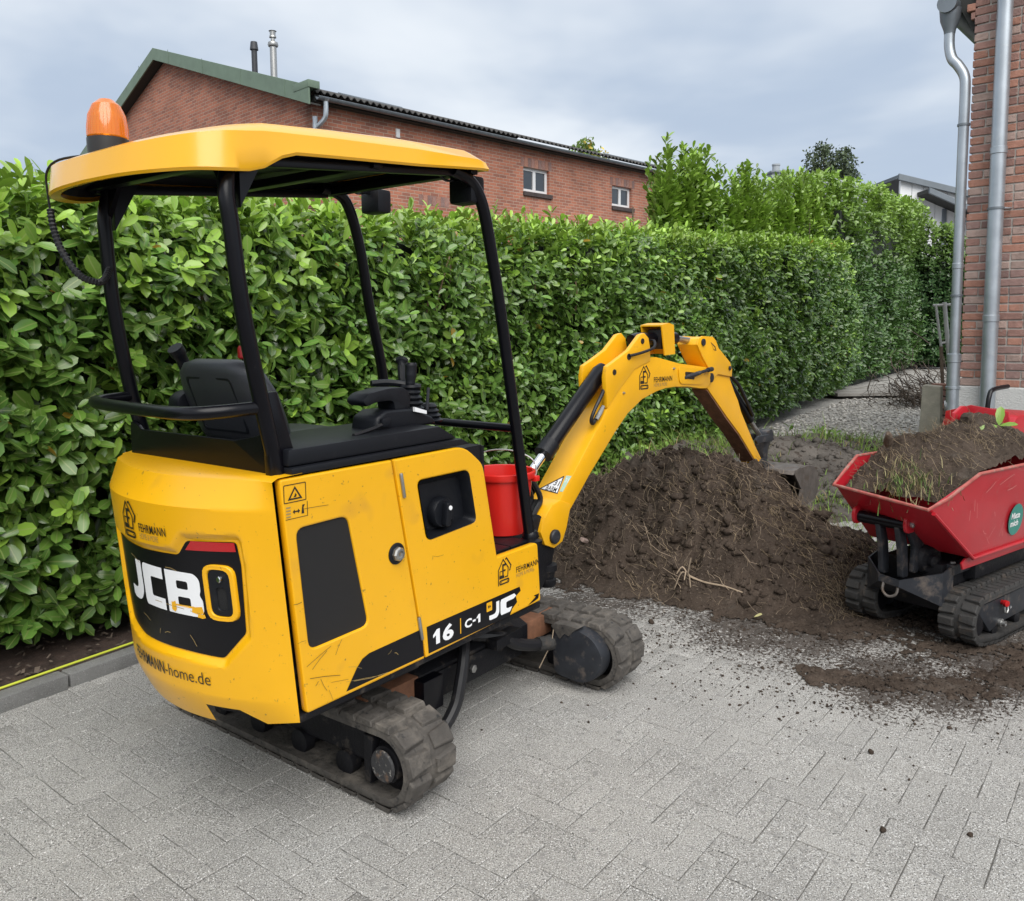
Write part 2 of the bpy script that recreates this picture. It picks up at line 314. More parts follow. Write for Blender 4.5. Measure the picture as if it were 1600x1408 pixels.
def rpoly(pts, r, seg=4):
    """round the corners of a polygon; r a number or list"""
    n = len(pts); o = []
    for i in range(n):
        ri = r[i] if isinstance(r, (list, tuple)) else r
        p = Vector(pts[i]); a = Vector(pts[i - 1]); b = Vector(pts[(i + 1) % n])
        if ri <= 0: o.append(tuple(p)); continue
        da = (a - p); db = (b - p); k = min(ri, da.length * 0.45, db.length * 0.45)
        A = p + da.normalized() * k; B = p + db.normalized() * k
        for j in range(seg + 1):
            t = j / seg; o.append(tuple(A * (1 - t) ** 2 + p * 2 * t * (1 - t) + B * t * t))
    return o
def rrect(x0, x1, y0, y1, r, seg=4): return rpoly([(x0, y0), (x1, y0), (x1, y1), (x0, y1)], r, seg)
def circ(cx, cy, r, n=20, ry=None): return [(cx + r * math.cos(2 * math.pi * i / n), cy + (ry or r) * math.sin(2 * math.pi * i / n)) for i in range(n)]
def fill2d(outlines, ext=0.0, bevel=0.0):
    cu = bpy.data.curves.new('tmp', 'CURVE'); cu.dimensions = '2D'; cu.fill_mode = 'BOTH'; cu.extrude = max(0, ext - bevel); cu.bevel_depth = bevel; cu.offset = -bevel; cu.bevel_resolution = 1
    for o in outlines:
        s = cu.splines.new('POLY'); s.points.add(len(o) - 1); s.use_cyclic_u = True
        for p, q in zip(s.points, o): p.co = (q[0], q[1], 0, 1)
    ob = bpy.data.objects.new('tmp', cu); m = ob.to_mesh()
    bm = bmesh.new(); bm.from_mesh(m); ob.to_mesh_clear(); bpy.data.objects.remove(ob); bpy.data.curves.remove(cu)
    return bm
def text2d(s, height, width=None, bold=0.0, shear=0.0, space=1.0):
    """text as a filled bmesh, lower left at 0,0, given cap height and total width"""
    cu = bpy.data.curves.new('tmp', 'FONT'); cu.body = s; cu.size = 1; cu.offset = bold; cu.resolution_u = 3; cu.shear = shear; cu.space_character = space
    ob = bpy.data.objects.new('tmp', cu); m = ob.to_mesh(); bm = bmesh.new(); bm.from_mesh(m); ob.to_mesh_clear()
    bpy.data.objects.remove(ob); bpy.data.curves.remove(cu)
    x0 = min(v.co.x for v in bm.verts); x1 = max(v.co.x for v in bm.verts); sy = height / 0.70
    sx = (width / (x1 - x0)) if width else sy
    for v in bm.verts: v.co = Vector(((v.co.x - x0) * sx, v.co.y * sy, 0))
    return bm
def slice_x(bm, step):
    xs = [v.co.x for v in bm.verts]; x = min(xs) + step
    while x < max(xs):
        bmesh.ops.bisect_plane(bm, geom=bm.verts[:] + bm.edges[:] + bm.faces[:], plane_co=(x, 0, 0), plane_no=(1, 0, 0)); x += step
    return bm
def mapped(bm, fn):
    for v in bm.verts: v.co = Vector(fn(v.co.x, v.co.y, v.co.z))
    return bm
def merge(bms):
    o = bmesh.new()
    for b in bms:
        me = bpy.data.meshes.new('t'); b.to_mesh(me); b.free(); o.from_mesh(me); bpy.data.meshes.remove(me)
    return o
def from_np(name, verts, tris, mat, parent=None, col=None, rib=None, smooth=True):
    me = bpy.data.meshes.new(name); nv, nf = len(verts), len(tris); k = tris.shape[1]
    me.vertices.add(nv); me.vertices.foreach_set('co', np.ascontiguousarray(verts, dtype=np.float32).ravel())
    me.loops.add(nf * k); me.loops.foreach_set('vertex_index', np.ascontiguousarray(tris, dtype=np.int32).ravel())
    me.polygons.add(nf); me.polygons.foreach_set('loop_start', np.arange(0, nf * k, k, dtype=np.int32))
    if smooth: me.polygons.foreach_set('use_smooth', np.ones(nf, dtype=bool))
    me.update(calc_edges=True)
    if col is not None:
        a = me.attributes.new('Col', 'FLOAT_COLOR', 'POINT'); c4 = np.ones((nv, 4), np.float32); c4[:, :3] = col; a.data.foreach_set('color', c4.ravel())
    if rib is not None:
        a = me.attributes.new('rib', 'FLOAT', 'POINT'); a.data.foreach_set('value', np.ascontiguousarray(rib, dtype=np.float32))
    me.validate(); return link(name, me, mat, parent)
def nrm(a): return a / (np.linalg.norm(a, axis=-1, keepdims=True) + 1e-9)
def vnoise(x, y, seed=0):
    xi = np.floor(x).astype(np.int64); yi = np.floor(y).astype(np.int64); fx = x - xi; fy = y - yi
    fx = fx * fx * (3 - 2 * fx); fy = fy * fy * (3 - 2 * fy)
    def h(a, b):
        n = (a * 374761393 + b * 668265263 + seed * 974634777) & 0x7fffffff
        n = ((n ^ (n >> 13)) * 1274126177) & 0x7fffffff
        return ((n ^ (n >> 16)) & 0xffff) / 65535.0
    return (h(xi, yi) * (1 - fx) + h(xi + 1, yi) * fx) * (1 - fy) + (h(xi, yi + 1) * (1 - fx) + h(xi + 1, yi + 1) * fx) * fy
def fbm(x, y, f, octs, seed=0, gain=0.5, ridged=False):
    o = np.zeros_like(x, dtype=float); a = 1.0; t = 0.0
    for i in range(octs):
        v = vnoise(x * f, y * f, seed + i)
        if ridged: v = 1 - np.abs(2 * v - 1)
        o += a * v; t += a; a *= gain; f *= 2.03
    return o / t
def rotz(p, a):
    c, s = math.cos(a), math.sin(a); return (p[0] * c - p[1] * s, p[0] * s + p[1] * c)

# ================================================================== THE GROUND
KA = math.radians(33.6); K0 = Vector((-2.16, 3.354, 0)); KD = Vector((math.sin(KA), math.cos(KA), 0)); KN = Vector((-KD.y, KD.x, 0))
def kpt(s, off, z=0.0): p = K0 + KD * s + KN * off; return Vector((p.x, p.y, z))
def kcoord(x, y): d = Vector((x, y, 0)) - K0; return d.dot(KD), d.dot(KN)
bm = bmesh.new(); v = [bm.verts.new(p) for p in ((-400, -200, -0.06), (400, -200, -0.06), (400, 600, -0.06), (-400, 600, -0.06))]; bm.faces.new(v)
tag(mk('ground', bm, 'earth', smooth=None), kind='structure')
bm = bmesh.new(); v = [bm.verts.new(p) for p in ((-6, -3, -0.0065), (7, -3, -0.0065), (7, 8.2, -0.0065), (-6, 8.2, -0.0065))]; bm.faces.new(v)
pave = tag(mk('pavement', bm, 'joint_sand', smooth=None), kind='structure')

# herringbone pavers, 10 x 20 cm, laid at 38.5 degrees
PA = math.radians(90 - 38.5); U_ = 0.1
def paver_bm(lx, ly, h=0.02, b=0.0032, g=0.0011):
    bm = bmesh.new(); x, y = lx / 2 - g, ly / 2 - g
    lo = [bm.verts.new((sx * x, sy * y, -h)) for sx, sy in ((-1, -1), (1, -1), (1, 1), (-1, 1))]
    md = [bm.verts.new((sx * x, sy * y, -b * 0.8)) for sx, sy in ((-1, -1), (1, -1), (1, 1), (-1, 1))]
    tp = [bm.verts.new((sx * (x - b), sy * (y - b), 0)) for sx, sy in ((-1, -1), (1, -1), (1, 1), (-1, 1))]
    for A, B in ((lo, md), (md, tp)):
        for i in range(4): bm.faces.new((A[i], A[(i + 1) % 4], B[(i + 1) % 4], B[i]))
    bm.faces.new(tp); return bm
pm = bpy.data.meshes.new('paver'); b_ = paver_bm(0.2, 0.1); b_.to_mesh(pm); b_.free(); pm.materials.append(MATS['paver'])
cand = []
for i in range(-75, 90):
    for j in range(-75, 90):
        s = (i - j) % 4
        if s == 0: cx, cy, r = (i + 1) * U_, (j + 0.5) * U_, 0.0
        elif s == 3: cx, cy, r = (i + 0.5) * U_, (j + 1) * U_, math.pi / 2
        else: continue
        x, y = rotz((cx, cy), PA); y += 2.0
        if y < 0.7 or y > 6.9 or x > 4.6 or x < -4.2 or kcoord(x, y)[1] > 0.05: continue
        cand.append((x, y, r + PA))
scored = []
for x, y, r in cand:
    q = in_view((x, y, 0)); vis = q and -20 < q[0] < 1620 and q[1] < 1425
    scored.append((0 if vis else 1, y, x, r))
scored.sort()
tv = np.array([tuple(v.co) for v in pm.vertices]); tf = [list(p.vertices) for p in pm.polygons]
RV, RF = [], []
for n, (hid, y, x, r) in enumerate(scored):
    z = random.uniform(-0.0016, 0.0008); tx, ty = random.gauss(0, 0.003), random.gauss(0, 0.003); rr = r + random.gauss(0, 0.006)
    x += random.gauss(0, 0.0007); y += random.gauss(0, 0.0007)
    if n < 300:
        o = bpy.data.objects.new('paver', pm); COL.objects.link(o); o.parent = pave; o.location = (x, y, z); o.rotation_euler = (tx, ty, rr)
    else:
        c, s = math.cos(rr), math.sin(rr); P = tv.copy(); P[:, 2] += tv[:, 0] * ty + tv[:, 1] * tx + z
        P[:, 0] = tv[:, 0] * c - tv[:, 1] * s + x; P[:, 1] = tv[:, 0] * s + tv[:, 1] * c + y
        RF.append(np.array(tf) + len(RV) * len(tv)); RV.append(P)
o = from_np('paver_field', np.vstack(RV), np.vstack(RF), 'paver', pave, smooth=False); tag(o, kind='stuff')

# kerb stones, planting bed, string line
kerb = tag(empty('kerb'), kind='structure')
for k in range(-3, 8):
    L = 0.992; s0 = -0.70 + k * 1.0
    o = mk('kerb_stone', BX(s0 + 0.004, s0 + L, 0.0, 0.085, -0.03, 0.062 + random.uniform(-.003, .003), fn=lambda a, b, c: tuple(kpt(a, b + random.uniform(-.001, .001), c)), bw=0.007), 'kerb', kerb, 40)
bm = bmesh.new(); NS, NO = 52, 16; g = {}
for i in range(NS):
    for j in range(NO):
        s = -4 + i * 0.2; o_ = 0.07 + j * 0.09
        z = 0.02 + 0.03 * mnoise.noise(Vector((s * 2, o_ * 6, 0))) + 0.015 * mnoise.noise(Vector((s * 9, o_ * 22, 3)))
        g[i, j] = bm.verts.new(kpt(s, o_, z))
for i in range(NS - 1):
    for j in range(NO - 1): bm.faces.new((g[i, j], g[i + 1, j], g[i + 1, j + 1], g[i, j + 1]))
tag(mk('planting_bed', bm, 'bark_mulch'), kind='structure')
V, F = [], []
for i in range(900):
    s = random.uniform(-1.0, 7); p = kpt(s, random.uniform(0.1, 0.6), 0.045); a = random.uniform(0, 6.28); l = random.uniform(.005, .022); w_ = l * random.uniform(.25, .6)
    d = Vector((math.cos(a), math.sin(a), random.uniform(-.4, .4))) * l; e = Vector((-math.sin(a), math.cos(a), random.uniform(-.3, .3))) * w_
    b0 = len(V); V += [p - d - e, p + d - e * .6, p + d * .9 + e, p - d * .8 + e, p + Vector((0, 0, .006))]
    F += [(b0, b0 + 1, b0 + 4), (b0 + 1, b0 + 2, b0 + 4), (b0 + 2, b0 + 3, b0 + 4), (b0 + 3, b0, b0 + 4)]
tag(from_np('bark_chips', np.array([tuple(p) for p in V]), np.array(F), 'brush', smooth=False), 'dark bark chips on the bed under the hedge', 'mulch', kind='stuff')
o = mk('string_line', TB([kpt(s, 0.088 + 0.002 * math.sin(s * 3), 0.073) for s in np.linspace(-3, 7, 40)], 0.0055, 6), 'string')
tag(o, 'taut yellow string along the back edge of the grey kerb', 'string')

# gravel and soil behind the pile
bm = bmesh.new(); v = [bm.verts.new(p) for p in ((2.0, 9.3, -0.045), (14, 9.3, -0.045), (20, 32, -0.045), (3.0, 32, -0.045))]; bm.faces.new(v)
tag(mk('gravel_path', bm, 'gravel', smooth=None), kind='structure')
ico = bmesh.new(); bmesh.ops.create_icosphere(ico, subdivisions=1, radius=1); iv = np.array([tuple(v.co) for v in ico.verts]); it = np.array([[v.index for v in f.verts] for f in ico.faces]); ico.free()
def stones(name, pts, sizes, mat, label, cat, flat=0.7, parent=None, seed=1, lab=True):
    r = np.random.default_rng(seed); n = len(pts); pts = np.array(pts); sizes = np.array(sizes)
    nv = iv[None] * (1 + r.uniform(-.32, .32, (n, 12, 1))) * sizes[:, None, None] * np.stack([r.uniform(.7, 1.3, n), r.uniform(.7, 1.3, n), np.full(n, flat)], 1)[:, None]
    V = (nv + pts[:, None]).reshape(-1, 3); F = (it[None] + (np.arange(n) * 12)[:, None, None]).reshape(-1, 3)
    o = from_np(name, V, F, mat, parent, smooth=False)
    if lab: tag(o, label, cat, kind='stuff')
    return o
P = []
while len(P) < 9000:
    y = 10.3 + 9.5 * random.random() ** 1.5; x = random.uniform(3.0, 11)
    s, of = kcoord(x, y)
    if of < 0.25: P.append((x, y, -0.038 + random.uniform(0, .012)))
stones('gravel_stones', P, [random.uniform(.012, .03) for _ in P], 'pebble', 'loose grey gravel in front of the hedge end', 'gravel', seed=2)

def field(name, x0, x1, y0, y1, step, fn, mat, thr=-9.0, parent=None):
    nx = int((x1 - x0) / step) + 1; ny = int((y1 - y0) / step) + 1
    X, Y = np.meshgrid(np.linspace(x0, x1, nx), np.linspace(y0, y1, ny), indexing='ij'); Z = fn(X, Y)
    idx = np.arange(nx * ny).reshape(nx, ny)
    Q = np.stack([idx[:-1, :-1], idx[1:, :-1], idx[1:, 1:], idx[:-1, 1:]], -1).reshape(-1, 4)
    keep = (Z.ravel()[Q] > thr).sum(1) >= 3; Q = Q[keep]
    used = np.zeros(nx * ny, bool); used[Q.ravel()] = True; re = np.cumsum(used) - 1
    V = np.stack([X.ravel(), Y.ravel(), Z.ravel()], 1)[used]
    return from_np(name, V, re[Q], mat, parent)
def soil_h(X, Y):
    s = (X - K0.x) * KD.x + (Y - K0.y) * KD.y; of = (X - K0.x) * KN.x + (Y - K0.y) * KN.y
    h = 0.02 + 0.05 * (fbm(X, Y, 1.1, 4, 5) - .4)
    for cx, cy, r, a in ((3.15, 8.6, .8, .26), (2.55, 9.7, .8, .18), (3.9, 9.6, .7, .16), (2.2, 8.2, .7, .22), (1.4, 8.6, .6, .16), (3.5, 7.4, .55, .10)):
        h = h + a * np.exp(-((X - cx) ** 2 + (Y - cy) ** 2) / r ** 2) * (0.55 + 0.9 * fbm(X, Y, 2.2, 3, 9))
    h = h + 0.15 * (fbm(X, Y, 3.5, 5, 3, gain=.62, ridged=True) - .5) + .05 * (fbm(X, Y, 14, 2, 33) - .5)
    edge = np.minimum(np.minimum((Y - 6.3) / .5, (11.3 + .5 * (fbm(X, Y, .9, 3, 21) - .5) * 2 - Y - .15 * (X - 3)) / .5), (5.2 + .6 * fbm(X, Y, 1.2, 2, 4) - X) / .5)
    edge = np.minimum(edge, (0.35 - of) / .3); h = h * np.clip(edge, 0, 1) - 0.06 * (1 - np.clip(edge, -.2, 1))
    return h
o = field('soil_ground', -0.6, 6.0, 6.3, 12.4, 0.045, soil_h, 'soil_pale', -0.046); tag(o, kind='structure')
Rg = np.random.default_rng(77); gx = Rg.uniform(.6, 5.0, 3800); gy = Rg.uniform(6.9, 11.2, 3800); gz = soil_h(gx[:, None], gy[:, None])[:, 0]; kk = gz > -.03
stones('earth_clods', np.stack([gx, gy, gz], 1)[kk], (Rg.gamma(1.4, .012, 3800) + .005)[kk], 'soil_pale', 'grey brown earth clods on the dug ground behind the heap', 'clods', .7, seed=78)

# the pile of soil, its skirts and the spill on the pavers
RIDGE = np.array([(0.40, 6.25, .27), (0.72, 6.00, .49), (1.00, 5.72, .655), (1.25, 5.50, .655), (1.46, 5.30, .63), (1.64, 5.12, .405), (1.86, 4.99, .32), (2.14, 4.88, .14)])
def pile_h(X, Y):
    wx = X + 0.10 * (fbm(X, Y, 2.4, 3, 31) - .5) * 2; wy = Y + 0.10 * (fbm(X, Y, 2.4, 3, 41) - .5) * 2
    h = np.full(X.shape, -1.0)
    for (ax, ay, az), (bx, by, bz) in zip(RIDGE[:-1], RIDGE[1:]):
        dx_, dy_ = bx - ax, by - ay; t = np.clip(((wx - ax) * dx_ + (wy - ay) * dy_) / (dx_ ** 2 + dy_ ** 2), 0, 1)
        px, py = ax + dx_ * t, ay + dy_ * t; d = np.hypot(wx - px, wy - py); hz = az + (bz - az) * t
        wid = 0.34 + 0.80 * hz
        e = d / wid; pr = np.where(e < 1, np.cos(np.clip(e, 0, 1) * math.pi / 2) ** 1.25, -(e - 1) * 0.35)
        h = np.maximum(h, hz * pr - np.where(e > 1, (e - 1) * .16, 0))
    amp = np.clip(h * 2.2 + .25, 0.05, 1)
    h = h + amp * (0.14 * (fbm(X, Y, 3.2, 3, 51) - .5) + 0.17 * (fbm(X, Y, 6.0, 4, 61, ridged=True) - .58) + .10 * (fbm(X, Y, 13, 3, 67, ridged=True) - .5) + 0.075 * (fbm(X, Y, 22, 3, 71, gain=.65) - .5))
    return h
def spill_h(X, Y):
    e = fbm(X, Y, 2.2, 3, 81); k = fbm(X, Y, 34, 3, 91, gain=.7); f2 = fbm(X, Y, 9, 3, 93)
    m = np.full(X.shape, -1.0)
    for cx, cy, rx, ry, ro, a in ((1.52, 4.34, .72, .28, -.35, .7), (0.75, 4.87, .75, .24, -.55, .6), (2.15, 4.47, .6, .32, .1, .75), (1.62, 3.58, .42, .17, -.35, .55), (1.98, 3.52, .45, .19, .2, .45), (2.75, 3.75, .8, .33, .35, .65),
                              (2.2, 3.95, .5, .26, .3, .4), (0.30, 5.35, .5, .35, -.8, .9), (2.5, 5.1, .6, .5, 0, .8), (0.1, 5.9, .5, .5, 0, .8)):
        c, s = math.cos(ro), math.sin(ro); x = (X - cx) * c + (Y - cy) * s; y = -(X - cx) * s + (Y - cy) * c
        m = np.maximum(m, a - ((x / rx) ** 2 + (y / ry) ** 2))
    return (0.026 * np.clip(m, -2, 1.0) + 0.030 * (e - .5) + 0.024 * (f2 - .5) + 0.040 * (k - .5)) - 0.004
def soil_all(X, Y): return np.maximum(pile_h(X, Y), spill_h(X, Y))
o = field('soil_pile', -0.7, 3.75, 3.9, 7.2, 0.0125, soil_all, 'soil', 0.003)
tag(o, 'large heap of dark crumbly topsoil with roots under the excavator arm', 'soil pile')
o = field('soil_spill', -0.5, 3.75, 2.95, 5.2, 0.008, lambda X, Y: spill_h(X, Y) + .001, 'soil', 0.0025)
tag(o, 'thin patches of dark soil spilled over the paving beside the dumper', 'spilled soil', kind='stuff')
def soil_z(x, y): return float(soil_all(np.array([[x]]), np.array([[y]]))[0, 0])

# ================================================================== BUILDINGS
# --- brick shed behind the hedge (its own axes: X along the eaves, -Y away from us along the gable, origin at the near corner)
SA = math.radians(90 - 44.5)
shed = empty('brick_shed', (-4.376, 19.0, 0), SA)
tag(shed, 'long red brick shed with green gable trim and dark corrugated roof behind the hedge', 'building')
EZ = 6.62; LEN = 14.2; GW = 15.0; RZ = 9.18
WIN = [(6.78, 7.86, 5.38, 6.06), (10.82, 11.85, 5.36, 6.00)]
# eaves wall with openings
xs = [0, WIN[0][0], WIN[0][1], WIN[1][0], WIN[1][1], LEN]
bm = bmesh.new()
def wallbox(bm, x0, x1, z0, z1): box(bm, x0, x1, 0.0, 0.3, z0, z1)
for a, b in ((0, 1), (2, 3), (4, 5)): wallbox(bm, xs[a], xs[b], 0, EZ)
for x0, x1, z0, z1 in WIN: wallbox(bm, x0, x1, 0, z0); wallbox(bm, x0, x1, z1, EZ)
mk('wall', bm, 'brick_wall', shed, None)
g = mk('gable_wall', PR([(0.012, 0), (GW, 0), (GW, EZ), (GW / 2, RZ - 0.1), (0.012, EZ)], 0, 0.3, lambda a, b, d: (a, d, b)), 'brick_wall', shed, None)
g.rotation_euler = (0, 0, math.pi / 2); g.location = (0.0, 0, 0)
for v_ in g.data.vertices: v_.co.y = -v_.co.y
for (x0, x1, z0, z1) in WIN:
    w_ = mk('window', merge([BX(x0, x1, .09, .15, z0, z0 + .09), BX(x0, x1, .09, .15, z1 - .08, z1), BX(x0, x0 + .09, .09, .15, z0 + .09, z1 - .08), BX(x1 - .09, x1, .09, .15, z0 + .09, z1 - .08), BX((x0 + x1) / 2 - .055, (x0 + x1) / 2 + .055, .088, .152, z0 + .09, z1 - .08)]), 'window_white', shed, None)
    for s in (-1, 1):
        m_ = (x0 + x1) / 2 + s * (x1 - x0) / 4
        mk('pane', BX(m_ - .20, m_ + .20, .115, .125, z0 + .068, z1 - .068), 'glass', w_, None)
    mk('curtain', BX(x1 - .22, x1 - .1, .16, .17, z0 + .07, z1 - .07), 'curtain', w_, None)
    mk('sill', BX(x0 - .02, x1 + .10, -.06, .1, z0 - .12, z0 - .002, bw=.008), 'sill_brick', shed, None)
    for k in range(9): mk('lintel_brick', BX(x0 - .1 + k * .144, x0 + .03 + k * .144, -.006, .05, z1 + .006, z1 + .25), 'brick_%d' % (k % 3), shed, None)
for k in range(7): mk('lintel_brick', BX(3.0 + k * .144, 3.13 + k * .144, -.006, .05, 4.66, 4.9), 'brick_%d' % (k % 3), shed, None)
mk('vent', BX(2.31, 2.42, -.04, .02, 6.17, 6.38, bw=.01), 'window_white', shed)
# corrugated roof (both slopes), ridge at GW/2
for sgn in (0, 1):
    bm = bmesh.new(); NX = 560; rows = []
    for i in range(NX + 1):
        x = -0.12 + (LEN + 0.4) * i / NX; dz = 0.032 * math.sin(x * 2 * math.pi / 0.177)
        ya, za = (-0.30, EZ + 0.15) if sgn == 0 else (GW + .3, EZ + 0.15); yb, zb = GW / 2, RZ + 0.12
        rows.append([bm.verts.new((x, ya, za + dz)), bm.verts.new((x, yb, zb + dz)), bm.verts.new((x, ya, za + dz - .02)), bm.verts.new((x, yb, zb + dz - .02))])
    for A, B in zip(rows, rows[1:]):
        bm.faces.new((A[0], B[0], B[1], A[1])); bm.faces.new((A[2], A[3], B[3], B[2])); bm.faces.new((A[0], A[2], B[2], B[0]))
    mk('roof', bm, 'roof_sheet', shed, 60)
mk('eaves_board', BX(-.05, LEN + .2, -.20, -.002, EZ - .06, EZ + .09), 'soffit', shed, None)
def gut(bm, x0, x1, y, z, r):
    pr = [(y + r * math.cos(q), z + r * math.sin(q)) for q in np.linspace(math.pi, 2 * math.pi, 9)]; pr += [(a * 1 + (y - a) * .12, b + .008) for a, b in pr[::-1]]
    prism(bm, pr, x0, x1, lambda a, b, d: (d, a, b)); return bm
mk('gutter', gut(bmesh.new(), -.05, LEN + .2, -.30, EZ + .03, .075), 'zinc_dark', shed)
dp = mk('downpipe', TB(smooth_path([(0.16, -.30, EZ + .0), (.16, -.30, EZ - .28), (.14, -.26, EZ - .42), (.03, -.10, EZ - .62), (.02, -.08, EZ - .8), (.02, -.08, 0)], 4), [.095] + [.055] * 20, 10), 'zinc', shed)
# green verge boards of the gable and dark soffit
sl = math.hypot(GW / 2, RZ - EZ)
def verge(y, h0, h1, x0, x1, s): # y along gable
    return y
for s in (0, 1):
    ya = -0.35 if s == 0 else GW + .35; yb = GW / 2; za = EZ + 0.02 - .05; zb = RZ + 0.1
    mk('verge_board', PR([(ya, za - .16), (yb, zb - .18), (yb, zb + .14), (ya, za + .24)], -.30, -.26, lambda a, b, d: (d, a, b), bw=.004, seg=1), 'fascia_green', shed, None)
    mk('verge_soffit', PR([(ya, za - .15), (yb, zb - .17), (yb, zb - .14), (ya, za - .12)], -.255, .0, lambda a, b, d: (d, a, b)), 'soffit', shed, None)
    for k in range(4):
        t = (k + .5) / 4; yy = ya + (yb - ya) * t; zz = za + (zb - za) * t
        mk('seam_strip', BX(-.306, -.301, yy - .012, yy + .012, zz - .16, zz + .2), 'fascia_green', shed, None)
mk('verge_end_cap', BX(-.31, -.02, -.37, .25, EZ + .17, EZ + .33, bw=.01), 'fascia_green', shed)
fl = mk('flue_pipe', LT([(.085, 7.2), (.085, 8.75), (.12, 8.76), (.135, 8.80), (.12, 8.86), (.085, 8.87), (.05, 8.9), (.05, 8.97), (.09, 8.98), (.085, 9.02), (.07, 9.03), (.075, 9.12), (.10, 9.14), (.0, 9.17)], (1.0, 3.28, 0), (0, 0, 1), 16), 'steel', shed)
mk('vent_pipe', LT([(.075, 7.6), (.075, 8.9), (.11, 8.9), (.085, 9.1), (0.0, 9.11)], (1.0, 4.24, 0), (0, 0, 1), 16), 'flue_black', shed)
mk('roof_light', PR([(.5, EZ + .33), (1.5, EZ + .66), (1.5, EZ + .80), (.5, EZ + .47)], 1.7, 2.95, lambda a, b, d: (d, a, b), bw=.02), 'fascia_gray', shed)
mk('roof_light', PR([(.4, EZ + .30), (1.4, EZ + .62), (1.4, EZ + .76), (.4, EZ + .44)], 12.2, 13.9, lambda a, b, d: (d, a, b), bw=.02), 'fascia_gray', shed)

# --- brick house at the right: X along the wall to the right, +Y into the building, origin at the corner on the ground
HA = math.atan2(-math.cos(math.radians(-48)), -math.sin(math.radians(-48)))
house = empty('brick_house', (4.262, 7.9, 0), HA)
tag(house, 'red brick house corner with grey plinth and two zinc downpipes at the right edge', 'building')
PZ = 1.0; HZ = 6.2; HW = 6.0
mk('wall', merge([BX(0.016, HW, 0.012, .36, PZ, HZ), BX(0.012, .36, .36, 7, PZ, HZ)]), 'mortar', house, None)
mk('plinth', BX(-.012, HW + .02, -.018, 7.02, -.05, PZ, bw=.012), 'plaster', house, None)
CP = 0.0768; BH = 0.062; JT = 0.012
bmesh_len = {}
def brick_mesh(l):
    if l in bmesh_len: return bmesh_len[l]
    r = []
    for k in range(6):
        bm = BX(0, l, 0, .05, 0, BH); bmesh.ops.recalc_face_normals(bm, faces=bm.faces[:])
        for v_ in bm.verts: v_.co += Vector((random.uniform(-.003, .003), random.uniform(-.002, .002), random.uniform(-.003, .003)))
        bev(bm, .004, 1); me = bpy.data.meshes.new('brick'); bm.to_mesh(me); bm.free(); me.materials.append(MATS['brick_%d' % (k % 4)]); r.append(me)
    bmesh_len[l] = r; return r
allb = []
nc = int((HZ - PZ) / CP)
for c in range(nc):
    x = 0.0; z = PZ + c * CP + JT / 2; seq = .24 if c % 2 == 0 else .115; n = 0
    if c % 4 == 0 : n = 0
    while x < HW - .3:
        l = .24 if (c % 2 == 0) else (.115 if n % 2 == 0 else .24)
        if c % 2 == 0 and n == 1: l = .115 if (c // 2) % 2 else .24
        allb.append((x, z, l)); x += l + JT; n += 1
allb.sort(key=lambda b: (0 if (b[0] < 1.3 and b[1] < 5.2) else 1, b[0]))
RV = {0: [], 1: [], 2: [], 3: []}; RF = {0: [], 1: [], 2: [], 3: []}
for n, (x, z, l) in enumerate(allb):
    me = random.choice(brick_mesh(l)); d = random.uniform(-.003, .003)
    if n < 300:
        o = bpy.data.objects.new('brick', me); COL.objects.link(o); o.parent = house; o.location = (x, d, z)
    else:
        q = MATS and int(me.materials[0].name[-1]); tvb = np.array([tuple(v_.co) for v_ in me.vertices]) + (x, d, z)
        base = sum(len(a) for a in RV[q]); RV[q].append(tvb)
        for p_ in me.polygons:
            vv = list(p_.vertices)
            for t in range(1, len(vv) - 1): RF[q].append((base + vv[0], base + vv[t], base + vv[t + 1]))
for q in range(4):
    if RV[q]: tag(from_np('brick_field', np.vstack(RV[q]), np.array(RF[q]), 'brick_%d' % q, house, smooth=False), kind='stuff')
mk('airbrick', BX(.52, .64, -.002, .02, 3.02, 3.075), 'grille', house, None)
# the wide downpipe on the wall
def clips(par, x, y, r, zs, mat='zinc_dark'):
    for z in zs: mk('pipe_clip', LT([(r + .001, z - .012), (r + .008, z - .01), (r + .008, z + .01), (r + .001, z + .012)], (x, y, 0), (0, 0, 1), 16), mat, par)
p2 = mk('downpipe', LT([(.064, .2), (.064, 1.60), (.070, 1.605), (.070, 1.66), (.064, 1.665), (.064, 3.10), (.070, 3.105), (.070, 3.16), (.064, 3.165), (.064, 6.3)], (.262, -.10, 0), (0, 0, 1), 20), 'zinc', house)
clips(p2, .262, -.10, .064, (2.62, 4.6))
mk('pipe_bracket', TB([(.32, -.10, 2.62), (.36, -.06, 2.62), (.36, .02, 2.63)], .008, 6), 'zinc', p2)
# the downpipe at the corner with its swan neck
X1, Y1 = -.052, -.02
p1 = mk('corner_downpipe', TB([(X1, Y1, 0.0), (X1, Y1, 1.22), (X1, Y1, 1.225), (X1, Y1, 1.30), (X1, Y1, 1.305), (X1, Y1, 2.1), (X1, Y1, 2.105), (X1, Y1, 2.15), (X1, Y1, 2.155)] + smooth_path([(X1, Y1, 3.4), (X1, Y1, 3.72), (X1 - .012, Y1 + .005, 3.86), (X1 - .07, Y1 + .015, 3.97), (X1 - .13, Y1 + .03, 4.05), (X1 - .16, Y1 + .04, 4.17), (X1 - .162, Y1 + .04, 4.32)], 5),
        [.058, .058, .064, .064, .046, .046, .050, .050, .046] + [.046] * 31, 16), 'zinc', house)
clips(p1, X1, Y1, .047, (1.85, 3.42)); clips(p1, X1, Y1, .058, (.98,), 'zinc')
mk('cleaning_flap', LT([(.0, -.01), (.05, -.008), (.056, .0), (.05, .012), (0, .014)], (X1 - .058, Y1, .80), (-1, -.25, 0), 16), 'steel', p1)
